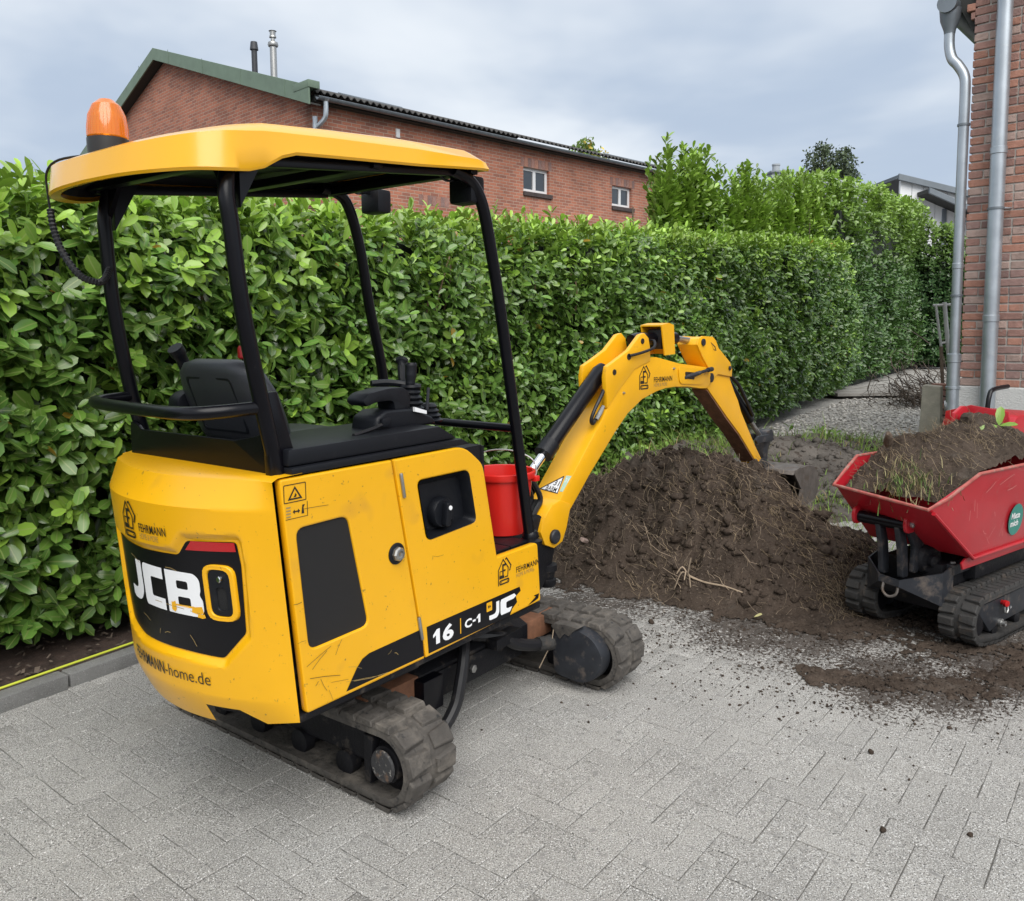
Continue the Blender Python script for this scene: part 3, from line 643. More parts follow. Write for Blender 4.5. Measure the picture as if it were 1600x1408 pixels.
mk('funnel', LT([(.048, 4.28), (.052, 4.31), (.085, 4.40), (.095, 4.50)], (X1 - .162, Y1 + .04, 0), (0, 0, 1), 16), 'zinc_dark', house)
gb = bmesh.new(); tube(gb, [(X1 - .165, -.10, 4.53), (X1 - .165, 7.3, 4.53)], .085, 18); mk('gutter', gb, 'zinc_dark', house)
mk('eaves_soffit', PR([(-.03, 4.28), (.012, 4.28), (.012, 4.75), (-.20, 4.62)], .05, 7.2, lambda a, b, d: (a, d, b)), 'soffit', house, None)
mk('corbel_brick', BX(-.035, .0, .0, .1, 4.36, 4.42, bw=.004, seg=1), 'brick_0', house, None)
mk('corbel_brick', BX(-.07, .0, .0, .1, 4.436, 4.50, bw=.004, seg=1), 'brick_1', house, None)
mk('roof_slope', PR([(-.30, 4.62), (6.3, 9.0), (6.3, 9.12), (-.30, 4.74)], -.02 + .5, 7.3, lambda a, b, d: (a, d, b)), 'roof_sheet', house, None)

# --- pale house far behind at the right (X to the right, Y away)
ph = empty('white_house', (20.0, 40.0, -.533)); ph.scale = (1.3333,) * 3; tag(ph, 'white boarded house with sloping grey eaves behind the hedge end', 'building')
for k in range(14): mk('wall_board', PR([(-1.2 + k * .42, 0), (-1.2 + k * .42 + .40, 0), (-1.2 + k * .42 + .40, 6.50 - k * .102), (-1.2 + k * .42, 6.60 - k * .102)], 0, .12, lambda a, b, d: (a, d, b)), 'white_board', ph, None)
mk('upper_fascia', PR([(-1.35, 6.60), (4.2, 5.25), (4.2, 5.46), (-1.35, 6.82)], -.2, -.12, lambda a, b, d: (a, d, b), bw=.01, seg=1), 'fascia_gray', ph, None)
mk('upper_roof', PR([(-1.35, 6.66), (4.2, 5.31), (4.2, 5.43), (-1.35, 6.78)], -.115, 4, lambda a, b, d: (a, d, b)), 'fascia_gray', ph, None)
mk('lower_fascia', PR([(-.6, 6.02), (2.4, 4.72), (2.4, 4.92), (-.6, 6.22)], -.9, -.8, lambda a, b, d: (a, d, b), bw=.01, seg=1), 'fascia_gray', ph, None)
mk('lower_roof', PR([(-.6, 6.05), (2.4, 4.75), (2.4, 4.88), (-.6, 6.18)], -.795, 0, lambda a, b, d: (a, d, b)), 'soffit', ph, None)
mk('corner_post', BX(.30, .44, -.06, 0, 0, 5.6), 'fascia_gray', ph, None)
mk('downpipe', TB([(1.15, -1.15, 5.35), (.78, -.12, 5.0), (.72, -.08, 4.8), (.72, -.08, 0)], .05, 8), 'zinc_dark', ph)
gh = empty('grey_roof_house', (12.2, 34.0, 0)); tag(gh, 'grey roofed house with pale chimney just showing over the tall hedge', 'building')
mk('wall', BX(-2.5, 2.6, 0, 5, 0, 6.2), 'white_board', gh, None)
mk('roof', PR([(-2.9, 6.2), (-.6, 7.5), (.4, 7.45), (3.1, 6.7), (3.1, 6.2)], -.2, 5.2, lambda a, b, d: (a, d, b), bw=.03), 'chimney_slab', gh, None)
ch = mk('chimney', BX(-1.52, -.92, .6, 1.2, 6.2, 7.72), 'chimney_slab', gh, None)
for k in range(5): mk('cladding_slab', BX(-1.535 + (k % 2) * .3, -1.245 + (k % 2) * .3, .585, .6 - .002, 7.0 + (k // 2) * .24, 7.23 + (k // 2) * .24), 'chimney_slab', ch, None)
mk('chimney_cap', BX(-1.62, -.82, .5, 1.3, 7.722, 7.80, bw=.01), 'fascia_gray', ch)
mk('chimney_pot', LT([(.15, 7.80), (.15, 8.05), (.17, 8.06), (.17, 8.12), (.1, 8.13)], (-1.28, .9, 0), (0, 0, 1), 14), 'chimney_slab', ch)
for k in range(3): mk('roof_vent', LT([(.12, 7.3), (.12, 7.62), (.16, 7.63), (.13, 7.72), (0, 7.73)], (-.2 + k * .55, 1.2, -.05 * k), (0, 0, 1), 12), 'fascia_gray', gh)

# ================================================================== VEGETATION
T_ = np.array([0, .24, .58, .86, 1.0]); W_ = np.array([0, .66, 1.0, .78, 0])
LT_T = np.array([(0, 1, 2), (0, 2, 3), (1, 4, 5), (1, 5, 2), (2, 5, 6), (2, 6, 3), (4, 7, 8), (4, 8, 5), (5, 8, 9), (5, 9, 6), (7, 10, 8), (8, 10, 9)])
LT_t = np.array([0] + [T_[1]] * 3 + [T_[2]] * 3 + [T_[3]] * 3 + [1]); LT_w = np.array([0] + [-W_[1], 0, W_[1]] + [-W_[2], 0, W_[2]] + [-W_[3], 0, W_[3]] + [0])
LT_r = np.abs(LT_w); LT_r[[1, 3, 4, 6, 7, 9]] = 1.0
def leaf_verts(base, axis, normal, L, W, fold, curl):
    axis = nrm(axis); side = nrm(np.cross(axis, normal)); nn = nrm(np.cross(side, axis)); k = len(base)
    t = LT_t[None, :, None]; w = LT_w[None, :, None] * (W / 2)[:, None, None]
    return base[:, None] + axis[:, None] * t * L[:, None, None] + side[:, None] * w + nn[:, None] * (fold[:, None, None] * np.abs(w) - (curl * L)[:, None, None] * t ** 2)
def leaves_obj(name, lv, col, mat, parent=None):
    k = len(lv); V = lv.reshape(-1, 3); F = (LT_T[None] + (np.arange(k) * 11)[:, None, None]).reshape(-1, 3)
    return from_np(name, V, F, mat, parent, np.repeat(col, 11, 0), np.tile(LT_r, k))
def shoots(P, D, k, L, Wd, spread, colr, step=.02, r=rng):
    """rosettes: k leaves round each shoot direction D at P"""
    n = len(P); D = nrm(D); ref = np.where(np.abs(D[:, 2:3]) < .9, np.array([[0, 0, 1.]]), np.array([[1., 0, 0]])); A = nrm(np.cross(D, ref)); B = np.cross(D, A)
    out = []; cols = []; ph0 = r.uniform(0, 6.28, n)
    for j in range(k):
        ph = ph0 + j * 2.4 + r.normal(0, .25, n); R = A * np.cos(ph)[:, None] + B * np.sin(ph)[:, None]
        sp = spread * (1.15 - .5 * j / k) * r.uniform(.7, 1.3, n)
        ax = D * (1 - sp * .45)[:, None] + R * sp[:, None] + r.normal(0, .12, (n, 3)); ax[:, 2] -= .16
        nn = D * 1.0 - R * .5 + r.normal(0, .25, (n, 3)); nn[:, 2] += .25
        l = L * r.uniform(.5, 1.25, n) * (1 - .25 * j / k)
        out.append(leaf_verts(P + D * (j * step), ax, nn, l, l * Wd * r.uniform(.85, 1.2, n), r.uniform(.1, .45, n), r.uniform(-.02, .28, n)))
        cols.append(colr * r.uniform(.8, 1.2, (n, 1)) * (1 + .25 * j / k))
    return np.concatenate(out), np.concatenate(cols)
kd = np.array(KD); kn = np.array(KN); k0 = np.array(K0); up = np.array([0, 0, 1.0]); OUT = -kn
def htop(s): return 2.13 + .058 * np.clip(s, -3, 22) + .05 * (vnoise(s * 1.3, s * 0 + 3.1, 5) - .5)
def hoff(s, z):      # face of the trimmed hedge, bulging
    return 0.36 + 0.24 * (vnoise(s * .9, z * 1.1, 8) - .5) + .12 * (vnoise(s * 2.6, z * 2.6, 18) - .5) - 0.10 * np.sin(np.clip(z / 2.2, 0, 1) * 3.14) + .10 * np.clip((.5 - z) / .5, 0, 1)
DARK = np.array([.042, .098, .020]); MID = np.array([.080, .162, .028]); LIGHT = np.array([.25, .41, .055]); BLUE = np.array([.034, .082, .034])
hedge = empty('laurel_hedge', tuple(kpt(0, .5))); tag(hedge, 'trimmed glossy laurel hedge running along the kerb behind the excavator', 'hedge')
hedge.location = (0, 0, 0)
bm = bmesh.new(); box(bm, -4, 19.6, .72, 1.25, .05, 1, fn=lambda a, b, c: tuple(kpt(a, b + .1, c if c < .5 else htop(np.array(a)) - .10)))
mk('inner_twigs', bm, 'core', hedge, None)  # added solid dark box, blocks the view through the leaves
LV, LC, LS = [], [], []
def add(lv, c, s=None): LV.append(lv); LC.append(c)
for s0, s1, dens, L in ((-3.4, -.6, 70, .135), (-.6, 3.0, 290, .124), (3.0, 7.5, 300, .108), (7.5, 13, 240, .108), (13, 20.5, 190, .125)):
    n = int((s1 - s0) * 2.4 * dens); s = rng.uniform(s0, s1, n); zt = htop(s); z = .10 + (zt - .10) * rng.uniform(0, 1, n) ** .95
    dep = rng.uniform(0, 1, n) ** 1.6 * .32; of = hoff(s, z) + dep
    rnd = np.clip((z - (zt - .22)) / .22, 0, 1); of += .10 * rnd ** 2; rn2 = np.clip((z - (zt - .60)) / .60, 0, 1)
    of += .55 * np.clip((s - 16.0) / 4.5, 0, 2) ** 2; z = z * (1 - .04 * np.clip((s - 16) / 4, 0, 1) ** 2)
    P = k0 + kd * s[:, None] + kn * of[:, None] + up * z[:, None]
    D = OUT * rng.uniform(.35, .95, n)[:, None] + up * (rng.uniform(.1, .8, n) + rnd * .6)[:, None] + kd * rng.normal(0, .42, n)[:, None]
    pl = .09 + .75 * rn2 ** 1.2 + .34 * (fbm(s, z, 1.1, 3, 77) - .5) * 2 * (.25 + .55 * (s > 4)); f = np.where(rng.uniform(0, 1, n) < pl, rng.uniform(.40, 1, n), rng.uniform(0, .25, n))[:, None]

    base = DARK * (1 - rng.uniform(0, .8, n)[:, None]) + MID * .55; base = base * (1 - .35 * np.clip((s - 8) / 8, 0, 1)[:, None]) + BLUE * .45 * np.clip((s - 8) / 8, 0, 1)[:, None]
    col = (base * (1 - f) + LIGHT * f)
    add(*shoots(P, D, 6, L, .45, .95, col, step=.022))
    # upright new shoots on the top
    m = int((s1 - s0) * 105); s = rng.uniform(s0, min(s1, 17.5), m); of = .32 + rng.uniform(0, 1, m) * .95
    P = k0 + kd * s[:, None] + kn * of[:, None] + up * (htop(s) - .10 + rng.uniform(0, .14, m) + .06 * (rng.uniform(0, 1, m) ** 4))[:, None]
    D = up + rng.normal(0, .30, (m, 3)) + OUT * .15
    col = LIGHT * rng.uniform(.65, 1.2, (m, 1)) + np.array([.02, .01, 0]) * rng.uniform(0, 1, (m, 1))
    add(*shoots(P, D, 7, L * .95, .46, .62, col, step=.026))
LV = np.concatenate(LV); LC = np.concatenate(LC)
# yellowed leaves here and there
ye = rng.uniform(0, 1, len(LC)) < .0035; LC[ye] = np.array([.34, .22, .03])
# the largest leaves in the picture stand alone
bp = LV[:, 0]; q = bp - np.array([0, 0, 1.6]); zc = q @ np.array(f_); pxx = 800 + 1300 * (q @ np.array(r2)) / zc; pyy = 634 - 1300 * (q @ np.array(u2)) / zc
offs = (bp - k0) @ kn; ln = np.linalg.norm(LV[:, 10] - LV[:, 0], axis=1)
ok = (pxx > 5) & (pxx < 185) & (pyy > 330) & (pyy < 1015) & (offs < .42)
score = np.where(ok, ln / zc, -1); pick = np.argsort(-score)[:300]
rest = np.ones(len(LV), bool); rest[pick] = False
tag(leaves_obj('foliage', LV[rest], LC[rest], 'leaf', hedge), kind='stuff')
for i in pick: leaves_obj('leaf', LV[i:i + 1], LC[i:i + 1], 'leaf', hedge)
for k in range(14):
    s = random.uniform(-.4, 3); z0 = random.uniform(.0, .1); p = [kpt(s, .62, z0), kpt(s + random.uniform(-.08, .08), .58, .8), kpt(s + random.uniform(-.15, .15), .5, 1.5), kpt(s + random.uniform(-.2, .2), .44, random.uniform(1.8, 2.1))]
    mk('branch', TB(smooth_path(p, 4), [.014] * 5 + [.010] * 4 + [.006] * 4, 6), 'wood_bark', hedge)
for k in range(16):
    s = random.uniform(-.3, 6); o_ = float(hoff(np.array(s), np.array(1.9))) + random.uniform(-.02, .06); z0 = random.uniform(1.45, 1.8)
    mk('clipped_stem', TB(smooth_path([kpt(s, o_ + .1, z0), kpt(s + random.uniform(-.04, .04), o_ + .03, z0 + .15), kpt(s + random.uniform(-.05, .05), o_, z0 + random.uniform(.26, .40))], 4), [.008] * 5 + [.0065] * 4, 6), 'stem_wood', hedge)
# taller untrimmed laurels standing behind the trimmed hedge
tall = empty('tall_laurel_hedge'); tag(tall, 'taller untrimmed laurel row rising behind the far half of the hedge', 'hedge')
def ttop(s): return 3.06 + .085 * (s - 8) * 1.0 + .55 * (vnoise(s * .8, s * 0 + 1.7, 15) - .35) + .35 * np.exp(-((s - 9.2) / .5) ** 2) + .30 * np.exp(-((s - 10.9) / .6) ** 2)
LV, LC = [], []
bm = bmesh.new(); box(bm, 10.6, 20.5, 1.3, 2.2, .1, 1, fn=lambda a, b, c: tuple(kpt(a, b, c if c < .5 else float(ttop(np.array(a))) - .75))); mk('inner_twigs', bm, 'core', tall, None)  # solid dark filler added behind the tall foliage against see-through gaps
n = 4600; s = rng.uniform(8.3, 20.5, n); zt = ttop(s); z = 2.2 + (zt - 2.2) * rng.uniform(0, 1, n) ** .8; rnd = (z - 2.2) / (zt - 2.2)
of = .85 + .3 * vnoise(s * 1.4, z * 1.4, 28) + rng.uniform(0, .5, n) + .25 * rnd
s = np.maximum(s, 8.0 + (of - .6) * 2.2 + rng.uniform(0, .4, n)); P = k0 + kd * s[:, None] + kn * of[:, None] + up * z[:, None]; D = OUT * rng.uniform(.1, .7, n)[:, None] + up * rng.uniform(.5, 1.1, n)[:, None] + kd * rng.normal(0, .35, n)[:, None]
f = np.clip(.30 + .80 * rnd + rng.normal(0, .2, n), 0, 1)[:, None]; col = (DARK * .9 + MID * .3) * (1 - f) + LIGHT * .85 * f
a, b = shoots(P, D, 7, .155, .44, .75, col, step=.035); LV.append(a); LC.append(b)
m = 700; s = rng.uniform(9.45, 21, m); hh = rng.uniform(0, 1, m) ** 1.5
for j in range(5):   # long upright leaders, leaves stacked along them
    z = ttop(s) - .34 + j * .085 * (1 + 2.0 * hh); of = 1.05 + .5 * vnoise(s * 9, s * 0, 44)
    P = k0 + kd * s[:, None] + kn * of[:, None] + up * z[:, None]; D = up + rng.normal(0, .18, (m, 3))
    a, b = shoots(P, D, 5, .15, .42, .5, LIGHT * rng.uniform(.6, 1.0, (m, 1)), step=.03); LV.append(a); LC.append(b)
# beyond the trimmed part the tall row itself reaches down to the gravel
def etop(s): return 4.95 + .045 * (s - 19) + .5 * (vnoise(s * .7, s * 0 + 5.5, 19) - .4) - .16 * np.clip(s - 30.5, 0, 9) ** 2
bm = bmesh.new(); box(bm, 19.5, 32.4, .95, 2.0, 0, 1, fn=lambda a, b, c: tuple(kpt(a, b, c if c < .5 else float(etop(np.array(a))) - .8))); mk('inner_twigs', bm, 'core', tall, None)  # another added dark box that closes gaps between the leaves
n = 5200; s = rng.uniform(17.6, 33.2, n); zt = etop(s); z = .12 + (zt - .12) * rng.uniform(0, 1, n); rnd = z / zt
of = .42 + .5 * vnoise(s * .6, z * .8, 2) + .25 * vnoise(s * 1.7, z * 1.7, 12) + rng.uniform(0, .4, n) + .5 * np.clip(rnd - .8, 0, 1) + .35 * np.clip((20.5 - s), 0, 3)
P = k0 + kd * s[:, None] + kn * of[:, None] + up * z[:, None]
D = OUT * rng.uniform(.3, .9, n)[:, None] + up * rng.uniform(.2, .9, n)[:, None] + kd * rng.normal(0, .4, n)[:, None]
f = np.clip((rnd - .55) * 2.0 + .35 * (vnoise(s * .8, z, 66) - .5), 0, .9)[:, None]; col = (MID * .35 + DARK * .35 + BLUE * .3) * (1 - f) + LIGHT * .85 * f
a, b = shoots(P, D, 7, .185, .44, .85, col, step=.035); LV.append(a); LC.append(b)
# and its last shrubs step out to the right
A0 = np.array(kpt(30.5, .8)); tdir = np.array([.995, -.1, 0]); tout = np.array([-.1, -.995, 0]); n = 2600; s = rng.uniform(-1.0, 3.1, n)
zt = 5.5 - .30 * np.clip(s, 0, 9) - .10 * np.clip(s, 0, 9) ** 2.2 + .5 * (vnoise(s * 1.6, s * 0, 3) - .5); z = .12 + (zt - .12) * rng.uniform(0, 1, n); rnd = z / zt
P = A0 + tdir * s[:, None] - tout * (.5 * vnoise(s * 1.2, z * 1.2, 2) + rng.uniform(0, .5, n))[:, None] + up * z[:, None]
D = tout * rng.uniform(.3, .9, n)[:, None] + up * rng.uniform(.2, .9, n)[:, None] + tdir * rng.normal(0, .4, n)[:, None]
bm = bmesh.new(); box(bm, -.8, 2.6, 0, .3, 0, 1, fn=lambda a, b, c: tuple(A0 + tdir * a - tout * (b + .75) + up * (c if c < .5 else 4.6 - .55 * max(a, 0)))); mk('inner_twigs', bm, 'core', tall, None)  # dark filler box added behind the last shrubs
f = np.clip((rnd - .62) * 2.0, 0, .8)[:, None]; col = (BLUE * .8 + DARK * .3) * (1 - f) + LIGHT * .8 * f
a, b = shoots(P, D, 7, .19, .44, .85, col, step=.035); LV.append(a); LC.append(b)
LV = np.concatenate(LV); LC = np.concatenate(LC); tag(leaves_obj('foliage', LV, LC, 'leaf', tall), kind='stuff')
for k in range(10):
    s = 8.6 + k * 1.3; mk('stem', TB([kpt(s, 1.3, 0), kpt(s + .1, 1.25, 2), kpt(s + .05, 1.2, float(ttop(np.array(s))) - .2)], [.04, .025, .01], 6), 'wood_bark', tall)

# two trees beyond the roofs
def far_tree(name, loc, blobs, colr, label, yellow=0.0, lsz=.2, n=2600):
    t = empty(name, loc); tag(t, label, 'tree')
    top = max(b[2] for b in blobs)
    mk('trunk', TB([(0, 0, 0), (.05, 0, top * .5), (0, .05, top * .95)], [.22, .15, .06], 8), 'wood_bark', t)
    tot = sum(b[3] ** 2 for b in blobs)
    V, C_ = [], []
    for bx, by, bz, br, sq in blobs:
        mk('limb', TB([(0, 0, top * .55), (bx * .5, by * .5, bz * .85), (bx, by, bz)], [.09, .05, .02], 6), 'wood_bark', t)
        k = int(n * br * br / tot); d = nrm(rng.normal(0, 1, (k, 3))) * (rng.uniform(0, 1, (k, 1)) ** .42) * br * (1 + .35 * rng.normal(0, .5, (k, 1)) * .6); d[:, 2] *= sq
        P = np.array([bx, by, bz]) + d
        ax = nrm(rng.normal(0, 1, (k, 3))) - up * .3; nn = rng.normal(0, 1, (k, 3)) + up * .5; l = lsz * rng.uniform(.6, 1.3, k)
        V.append(leaf_verts(P, ax, nn, l, l * .5, np.full(k, .2), np.full(k, .1)))
        c = np.array(colr) * rng.uniform(.55, 1.5, (k, 1)); yy = rng.uniform(0, 1, k) < yellow * (d[:, 0] / br > -.1) * 1.0; c[yy] = np.array([.55, .42, .08]); C_.append(c)
    tag(leaves_obj('crown', np.concatenate(V), np.concatenate(C_), 'leaf_far', t), kind='stuff')
far_tree('olive_tree', (16.6, 44, 0), [(-.55, 0, 9.9, .85, 1.1), (.5, 0, 9.75, .9, .95), (0, .3, 9.1, 1.1, .8), (.95, 0, 9.2, .6, .8), (-.9, 0, 9.2, .5, .8), (-.45, 0, 10.5, .42, 1.1), (.7, .1, 10.3, .45, .9)], (.075, .105, .062), 'dark bushy tree beside the pale chimney beyond the hedge', n=3600, lsz=.17)
far_tree('leafy_tree', (4.25, 46, 0), [(-.3, 0, 10.9, .75, .9), (.35, 0, 10.55, .8, .75), (0, .2, 10.0, 1.1, .8), (.75, 0, 10.3, .5, .7), (-.75, 0, 10.4, .45, .8), (-.1, 0, 11.35, .4, .9)], (.15, .24, .055), 'small tree with yellow flecks peeking over the shed roof', yellow=.28, n=1900, lsz=.22)

# grass and weeds near the pile
def blades(P, h, w, lean, colr, r=rng):
    n = len(P); a = r.uniform(0, 6.28, n); d = np.stack([np.cos(a), np.sin(a), np.zeros(n)], 1); s = np.stack([-np.sin(a), np.cos(a), np.zeros(n)], 1) * (w / 2)[:, None]
    l = (lean * h)[:, None]; H = h[:, None] * up
    V = np.stack([P - s, P + s, P + s * .8 + H * .5 + d * l * .25, P - s * .8 + H * .5 + d * l * .25, P + H * .9 + d * l], 1)
    F = np.array([(0, 1, 2), (0, 2, 3), (3, 2, 4)])
    return V, (F[None] + (np.arange(n) * 5)[:, None, None]), colr
def grass_patch(name, spots, n, label, hh=.12):
    P, Hh = [], []
    for cx, cy, rx, ry, dens in spots:
        k = int(n * dens); x = rng.normal(cx, rx, k); y = rng.normal(cy, ry, k)
        z = np.maximum(soil_h(x[:, None], y[:, None])[:, 0], soil_all(x[:, None], y[:, None])[:, 0]); z = np.where(z < -.04, -.04, z)
        P.append(np.stack([x, y, z], 1)); Hh.append(rng.gamma(2.2, .45, k) * hh)
    P = np.concatenate(P); Hh = np.concatenate(Hh); n = len(P)
    c = np.array([.16, .26, .045]) * rng.uniform(.5, 1.5, (n, 1)); dry = rng.uniform(0, 1, n) < .14; c[dry] = np.array([.28, .22, .10])
    V, F, _ = blades(P, Hh, rng.uniform(.004, .010, n), rng.uniform(.2, 1.6, n), c)
    return tag(from_np(name, V.reshape(-1, 3), F.reshape(-1, 3), 'grass', None, np.repeat(c, 5, 0), np.ones(n * 5)), label, 'grass', kind='stuff')
grass_patch('grass', [(1.55, 8.9, .35, .6, 1), (2.0, 8.5, .25, .5, .8), (1.0, 8.3, .35, .6, .9), (2.3, 9.3, .35, .5, .6), (2.1, 7.8, .3, .4, .5)], 750, 'fresh green grass tufts between the soil heap and the hedge', .10)
grass_patch('grass', [(4.05, 10.2, .28, .7, 1.0), (3.5, 9.2, .22, .35, .5), (4.3, 9.3, .18, .6, .7), (3.4, 10.6, .3, .4, .4), (3.9, 8.7, .12, .25, .4)], 560, 'green grass tufts on the bare earth beside the gravel', .095)
grass_patch('grass', [(2.75, 6.3, .25, .5, 1), (3.0, 5.7, .12, .3, .5), (2.5, 7.0, .3, .3, .8)], 520, 'short trampled grass between the soil heap and the red dumper', .07)
# broad leaved weeds at the hedge foot
V, C_ = [], []
for cx, cy, k in ((.55, 8.0, 30), (.9, 8.3, 26), (1.35, 8.9, 30), (1.8, 9.5, 26), (2.3, 10.3, 24), (2.7, 10.9, 20), (4.1, 9.9, 8), (3.95, 10.7, 8), (1.15, 8.1, 16)):
    P = np.stack([rng.normal(cx, .17, k), rng.normal(cy, .2, k), np.full(k, .03)], 1)
    D = up * .8 + rng.normal(0, .45, (k, 3)); a, b = shoots(P + up * rng.uniform(0, .22, (k, 1)), D, 5, .10, .5, .9, np.array([.12, .22, .04]) * rng.uniform(.6, 1.5, (k, 1))); V.append(a); C_.append(b)
tag(leaves_obj('weeds', np.concatenate(V), np.concatenate(C_), 'leaf_far'), 'broad leaved weeds along the foot of the hedge', 'weeds', kind='stuff')

# ================================================================== THE EXCAVATOR
EXA = math.radians(90 - 37.4)
ex = empty('mini_excavator', (-0.39377, 3.48579, 0), EXA)
tag(ex, 'yellow and black mini excavator with open canopy, seen from its rear corner', 'excavator')
def stroke(path, w):
    p = [Vector(q) for q in path]; L, R = [], []
    for i in range(len(p)):
        a = (p[i] - p[i - 1]).normalized() if i else None; b = (p[i + 1] - p[i]).normalized() if i < len(p) - 1 else None
        if a is None: a = b
        if b is None: b = a
        na = Vector((-a.y, a.x)); nb = Vector((-b.y, b.x)); m = (na + nb).normalized(); k = w / 2 / max(.4, m.dot(na))
        L.append(tuple(p[i] + m * k)); R.append(tuple(p[i] - m * k))
    return L + R[::-1]
def logo_icon():
    bs = [fill2d([stroke([(0.03, 0.0), (.03, .74), (.40, 1.20), (.79, .74), (.74, .33), (.52, .33)], .06)]),
          fill2d([stroke([(.56, 1.17), (.66, 1.22), (1.0, .80), (.88, .56)], .07)]),
          fill2d([stroke([(.60, .93), (.38, .93), (.38, .47)], .10)]), fill2d([[(.44, .70), (.58, .70), (.58, .62), (.44, .62)]]),
          fill2d([stroke([(.33, .66), (.15, .66), (.15, .47)], .04)]), fill2d([[(.10, .30), (.10, .46), (.44, .46), (.48, .36), (.48, .30)]]),
          fill2d([rrect(.10, .86, .0, .24, .11), rrect(.17, .79, .07, .17, .05)]), fill2d([circ(.24, .12, .03, 8)]), fill2d([circ(.72, .12, .03, 8)])]
    return merge(bs)
def logo(name, x, y, h, fn, parent, tx, tw, skew=0.0):
    """house emblem with the firm name; x,y lower left of the emblem, h its height"""
    k = h / 1.22
    o = mk(name, slice_x(mapped(logo_icon(), lambda a, b, c: (x + a * k, y + b * k, 0)), .03).copy() if False else mapped(slice_x(mapped(logo_icon(), lambda a, b, c: (x + a * k, y + b * k, 0)), .03), lambda a, b, c: fn(a, b)), 'print_black', parent, None)
    th = h * .225
    mk('company_name', mapped(slice_x(text2d('FEHRMANN', th, tw, bold=.012, space=1.08), .03), lambda a, b, c: fn(tx + a, y + h * .26 + b + a * skew)), 'print_black', o, None)
    mk('company_slogan', mapped(slice_x(text2d('HOME & MORE', th * .72, tw * .72, bold=-.004), .03), lambda a, b, c: fn(tx + a, y + h * .06 + b + a * skew)), 'print_gray', o, None)
    return o

# ---- counterweight: swept rear shell with a recessed badge panel
def Sx(v, z):
    q = (v + .03) / .46; x = -1.107 - .15 * (1 - q * q) + .07 * (1.167 - z) / .75; e = 1 - min(1, abs(q)) ** 6
    if z > 1.085: x += .05 * e * (z - 1.085) / .085
    if z < .50: x += .035 * e * ((.50 - z) / .1) ** 1.3
    if v > .31: x += .10 * ((v - .31) / .12) ** 2
    return x
PAN = [(.30, .935), (.02, .930), (-.165, .936), (-.205, .985), (-.372, .993), (-.378, .92), (-.368, .705), (-.288, .616), (-.14, .620), (.10, .617), (.24, .64), (.29, .72)]
def sdf_in(poly, x, y):
    """signed distance, positive inside"""
    d = 9.0; ins = False; n = len(poly)
    for i in range(n):
        ax, ay = poly[i]; bx, by = poly[(i + 1) % n]; ex_, ey = bx - ax, by - ay; wx, wy = x - ax, y - ay
        t = max(0, min(1, (wx * ex_ + wy * ey) / (ex_ * ex_ + ey * ey))); d = min(d, math.hypot(wx - ex_ * t, wy - ey * t))
        if ((ay > y) != (by > y)) and (x < (bx - ax) * (y - ay) / (by - ay) + ax): ins = not ins
    return d if ins else -d
HND = rrect(-.345, -.262, .752, .905, .03)
def Sd(v, z):
    s = sdf_in(PAN, v, z); k = max(0, min(1, (s + .022) / .024)); k = k * k * (3 - 2 * k)
    return Sx(v, z) + .016 * k
def zb(v):
    if v < -.385: return .418 + .02 * max(0, (-.385 - v) / .105) ** 1.0
    if v < -.315: return .418 + .042 * ((v + .385) / .07)
    if v < -.196: return .460
    return .395 + .02 * max(0, v) ** 2 * 4
vs_ = sorted(set([round(-.49 + i * .0075, 5) for i in range(124)] + [-.1965, -.1955, -.315, -.385])); NR = 90
bm = bmesh.new(); G = []
for v in vs_:
    col_ = []
    for j in range(NR + 1):
        z = zb(v) + (.52 - zb(v)) * j / 12 if j <= 12 else .52 + (1.168 - .52) * (j - 12) / (NR - 12); col_.append(bm.verts.new((Sd(v, z), v, z)))
    col_.append(bm.verts.new((min(Sx(v, 1.168) + .02, -1.0), v, 1.177))); col_.append(bm.verts.new((-1.0, v, 1.180))); G.append(col_)
for A, B in zip(G, G[1:]):
    for j in range(len(A) - 1): bm.faces.new((A[j], A[j + 1], B[j + 1], B[j]))
# right and left flanks, underside
for Cc, sgn in ((G[0], 1), (G[-1], -1)):
    inn = [bm.verts.new((c.co.x + .012, c.co.y + sgn * .02, c.co.z)) for c in Cc]
    for j in range(len(Cc) - 1):
        try: bm.faces.new((Cc[j], inn[j], inn[j + 1], Cc[j + 1]))
        except Exception: pass
cw = mk('counterweight', bm, 'yellow', ex, 28)
def on_rear(off): return lambda a, b: (Sd(-a, b) - off, -a, b)      # a runs to the right in the picture = -v
pan = [(-a, b) for a, b in PAN]
ctr = (sum(p[0] for p in pan) / len(pan), sum(p[1] for p in pan) / len(pan))
pin = [(p[0] + (ctr[0] - p[0]) * .02, p[1] + (ctr[1] - p[1]) * .03) for p in pan]
badge = mk('badge_panel', mapped(slice_x(fill2d([rpoly(pin, .012)]), .012), lambda a, b, c: on_rear(.0022)(a, b)), 'decal_black', cw, None)
def Jp(x, y, w, h): t = .30 * h; return rpoly([(x + w - t, y + h), (x + w, y + h), (x + w, y + .25 * h), (x + w - .22 * h, y), (x + .12 * h, y), (x, y + .06 * h), (x, y + .30 * h), (x + w - t, y + .27 * h)], [0, 0, .2 * h, .2 * h, .1 * h, 0, 0, .03], 4)
def Cp(x, y, w, h):
    t = .27 * h
    return rpoly([(x + w, y + h), (x + .06 * w, y + h), (x, y + .90 * h), (x, y + .10 * h), (x + .06 * w, y), (x + w, y), (x + w, y + t), (x + .42 * w, y + t), (x + .42 * w, y + h - t), (x + w, y + h - t)], [0, .14 * h, .1 * h, .1 * h, .14 * h, 0, 0, .05 * h, .05 * h, 0], 4)
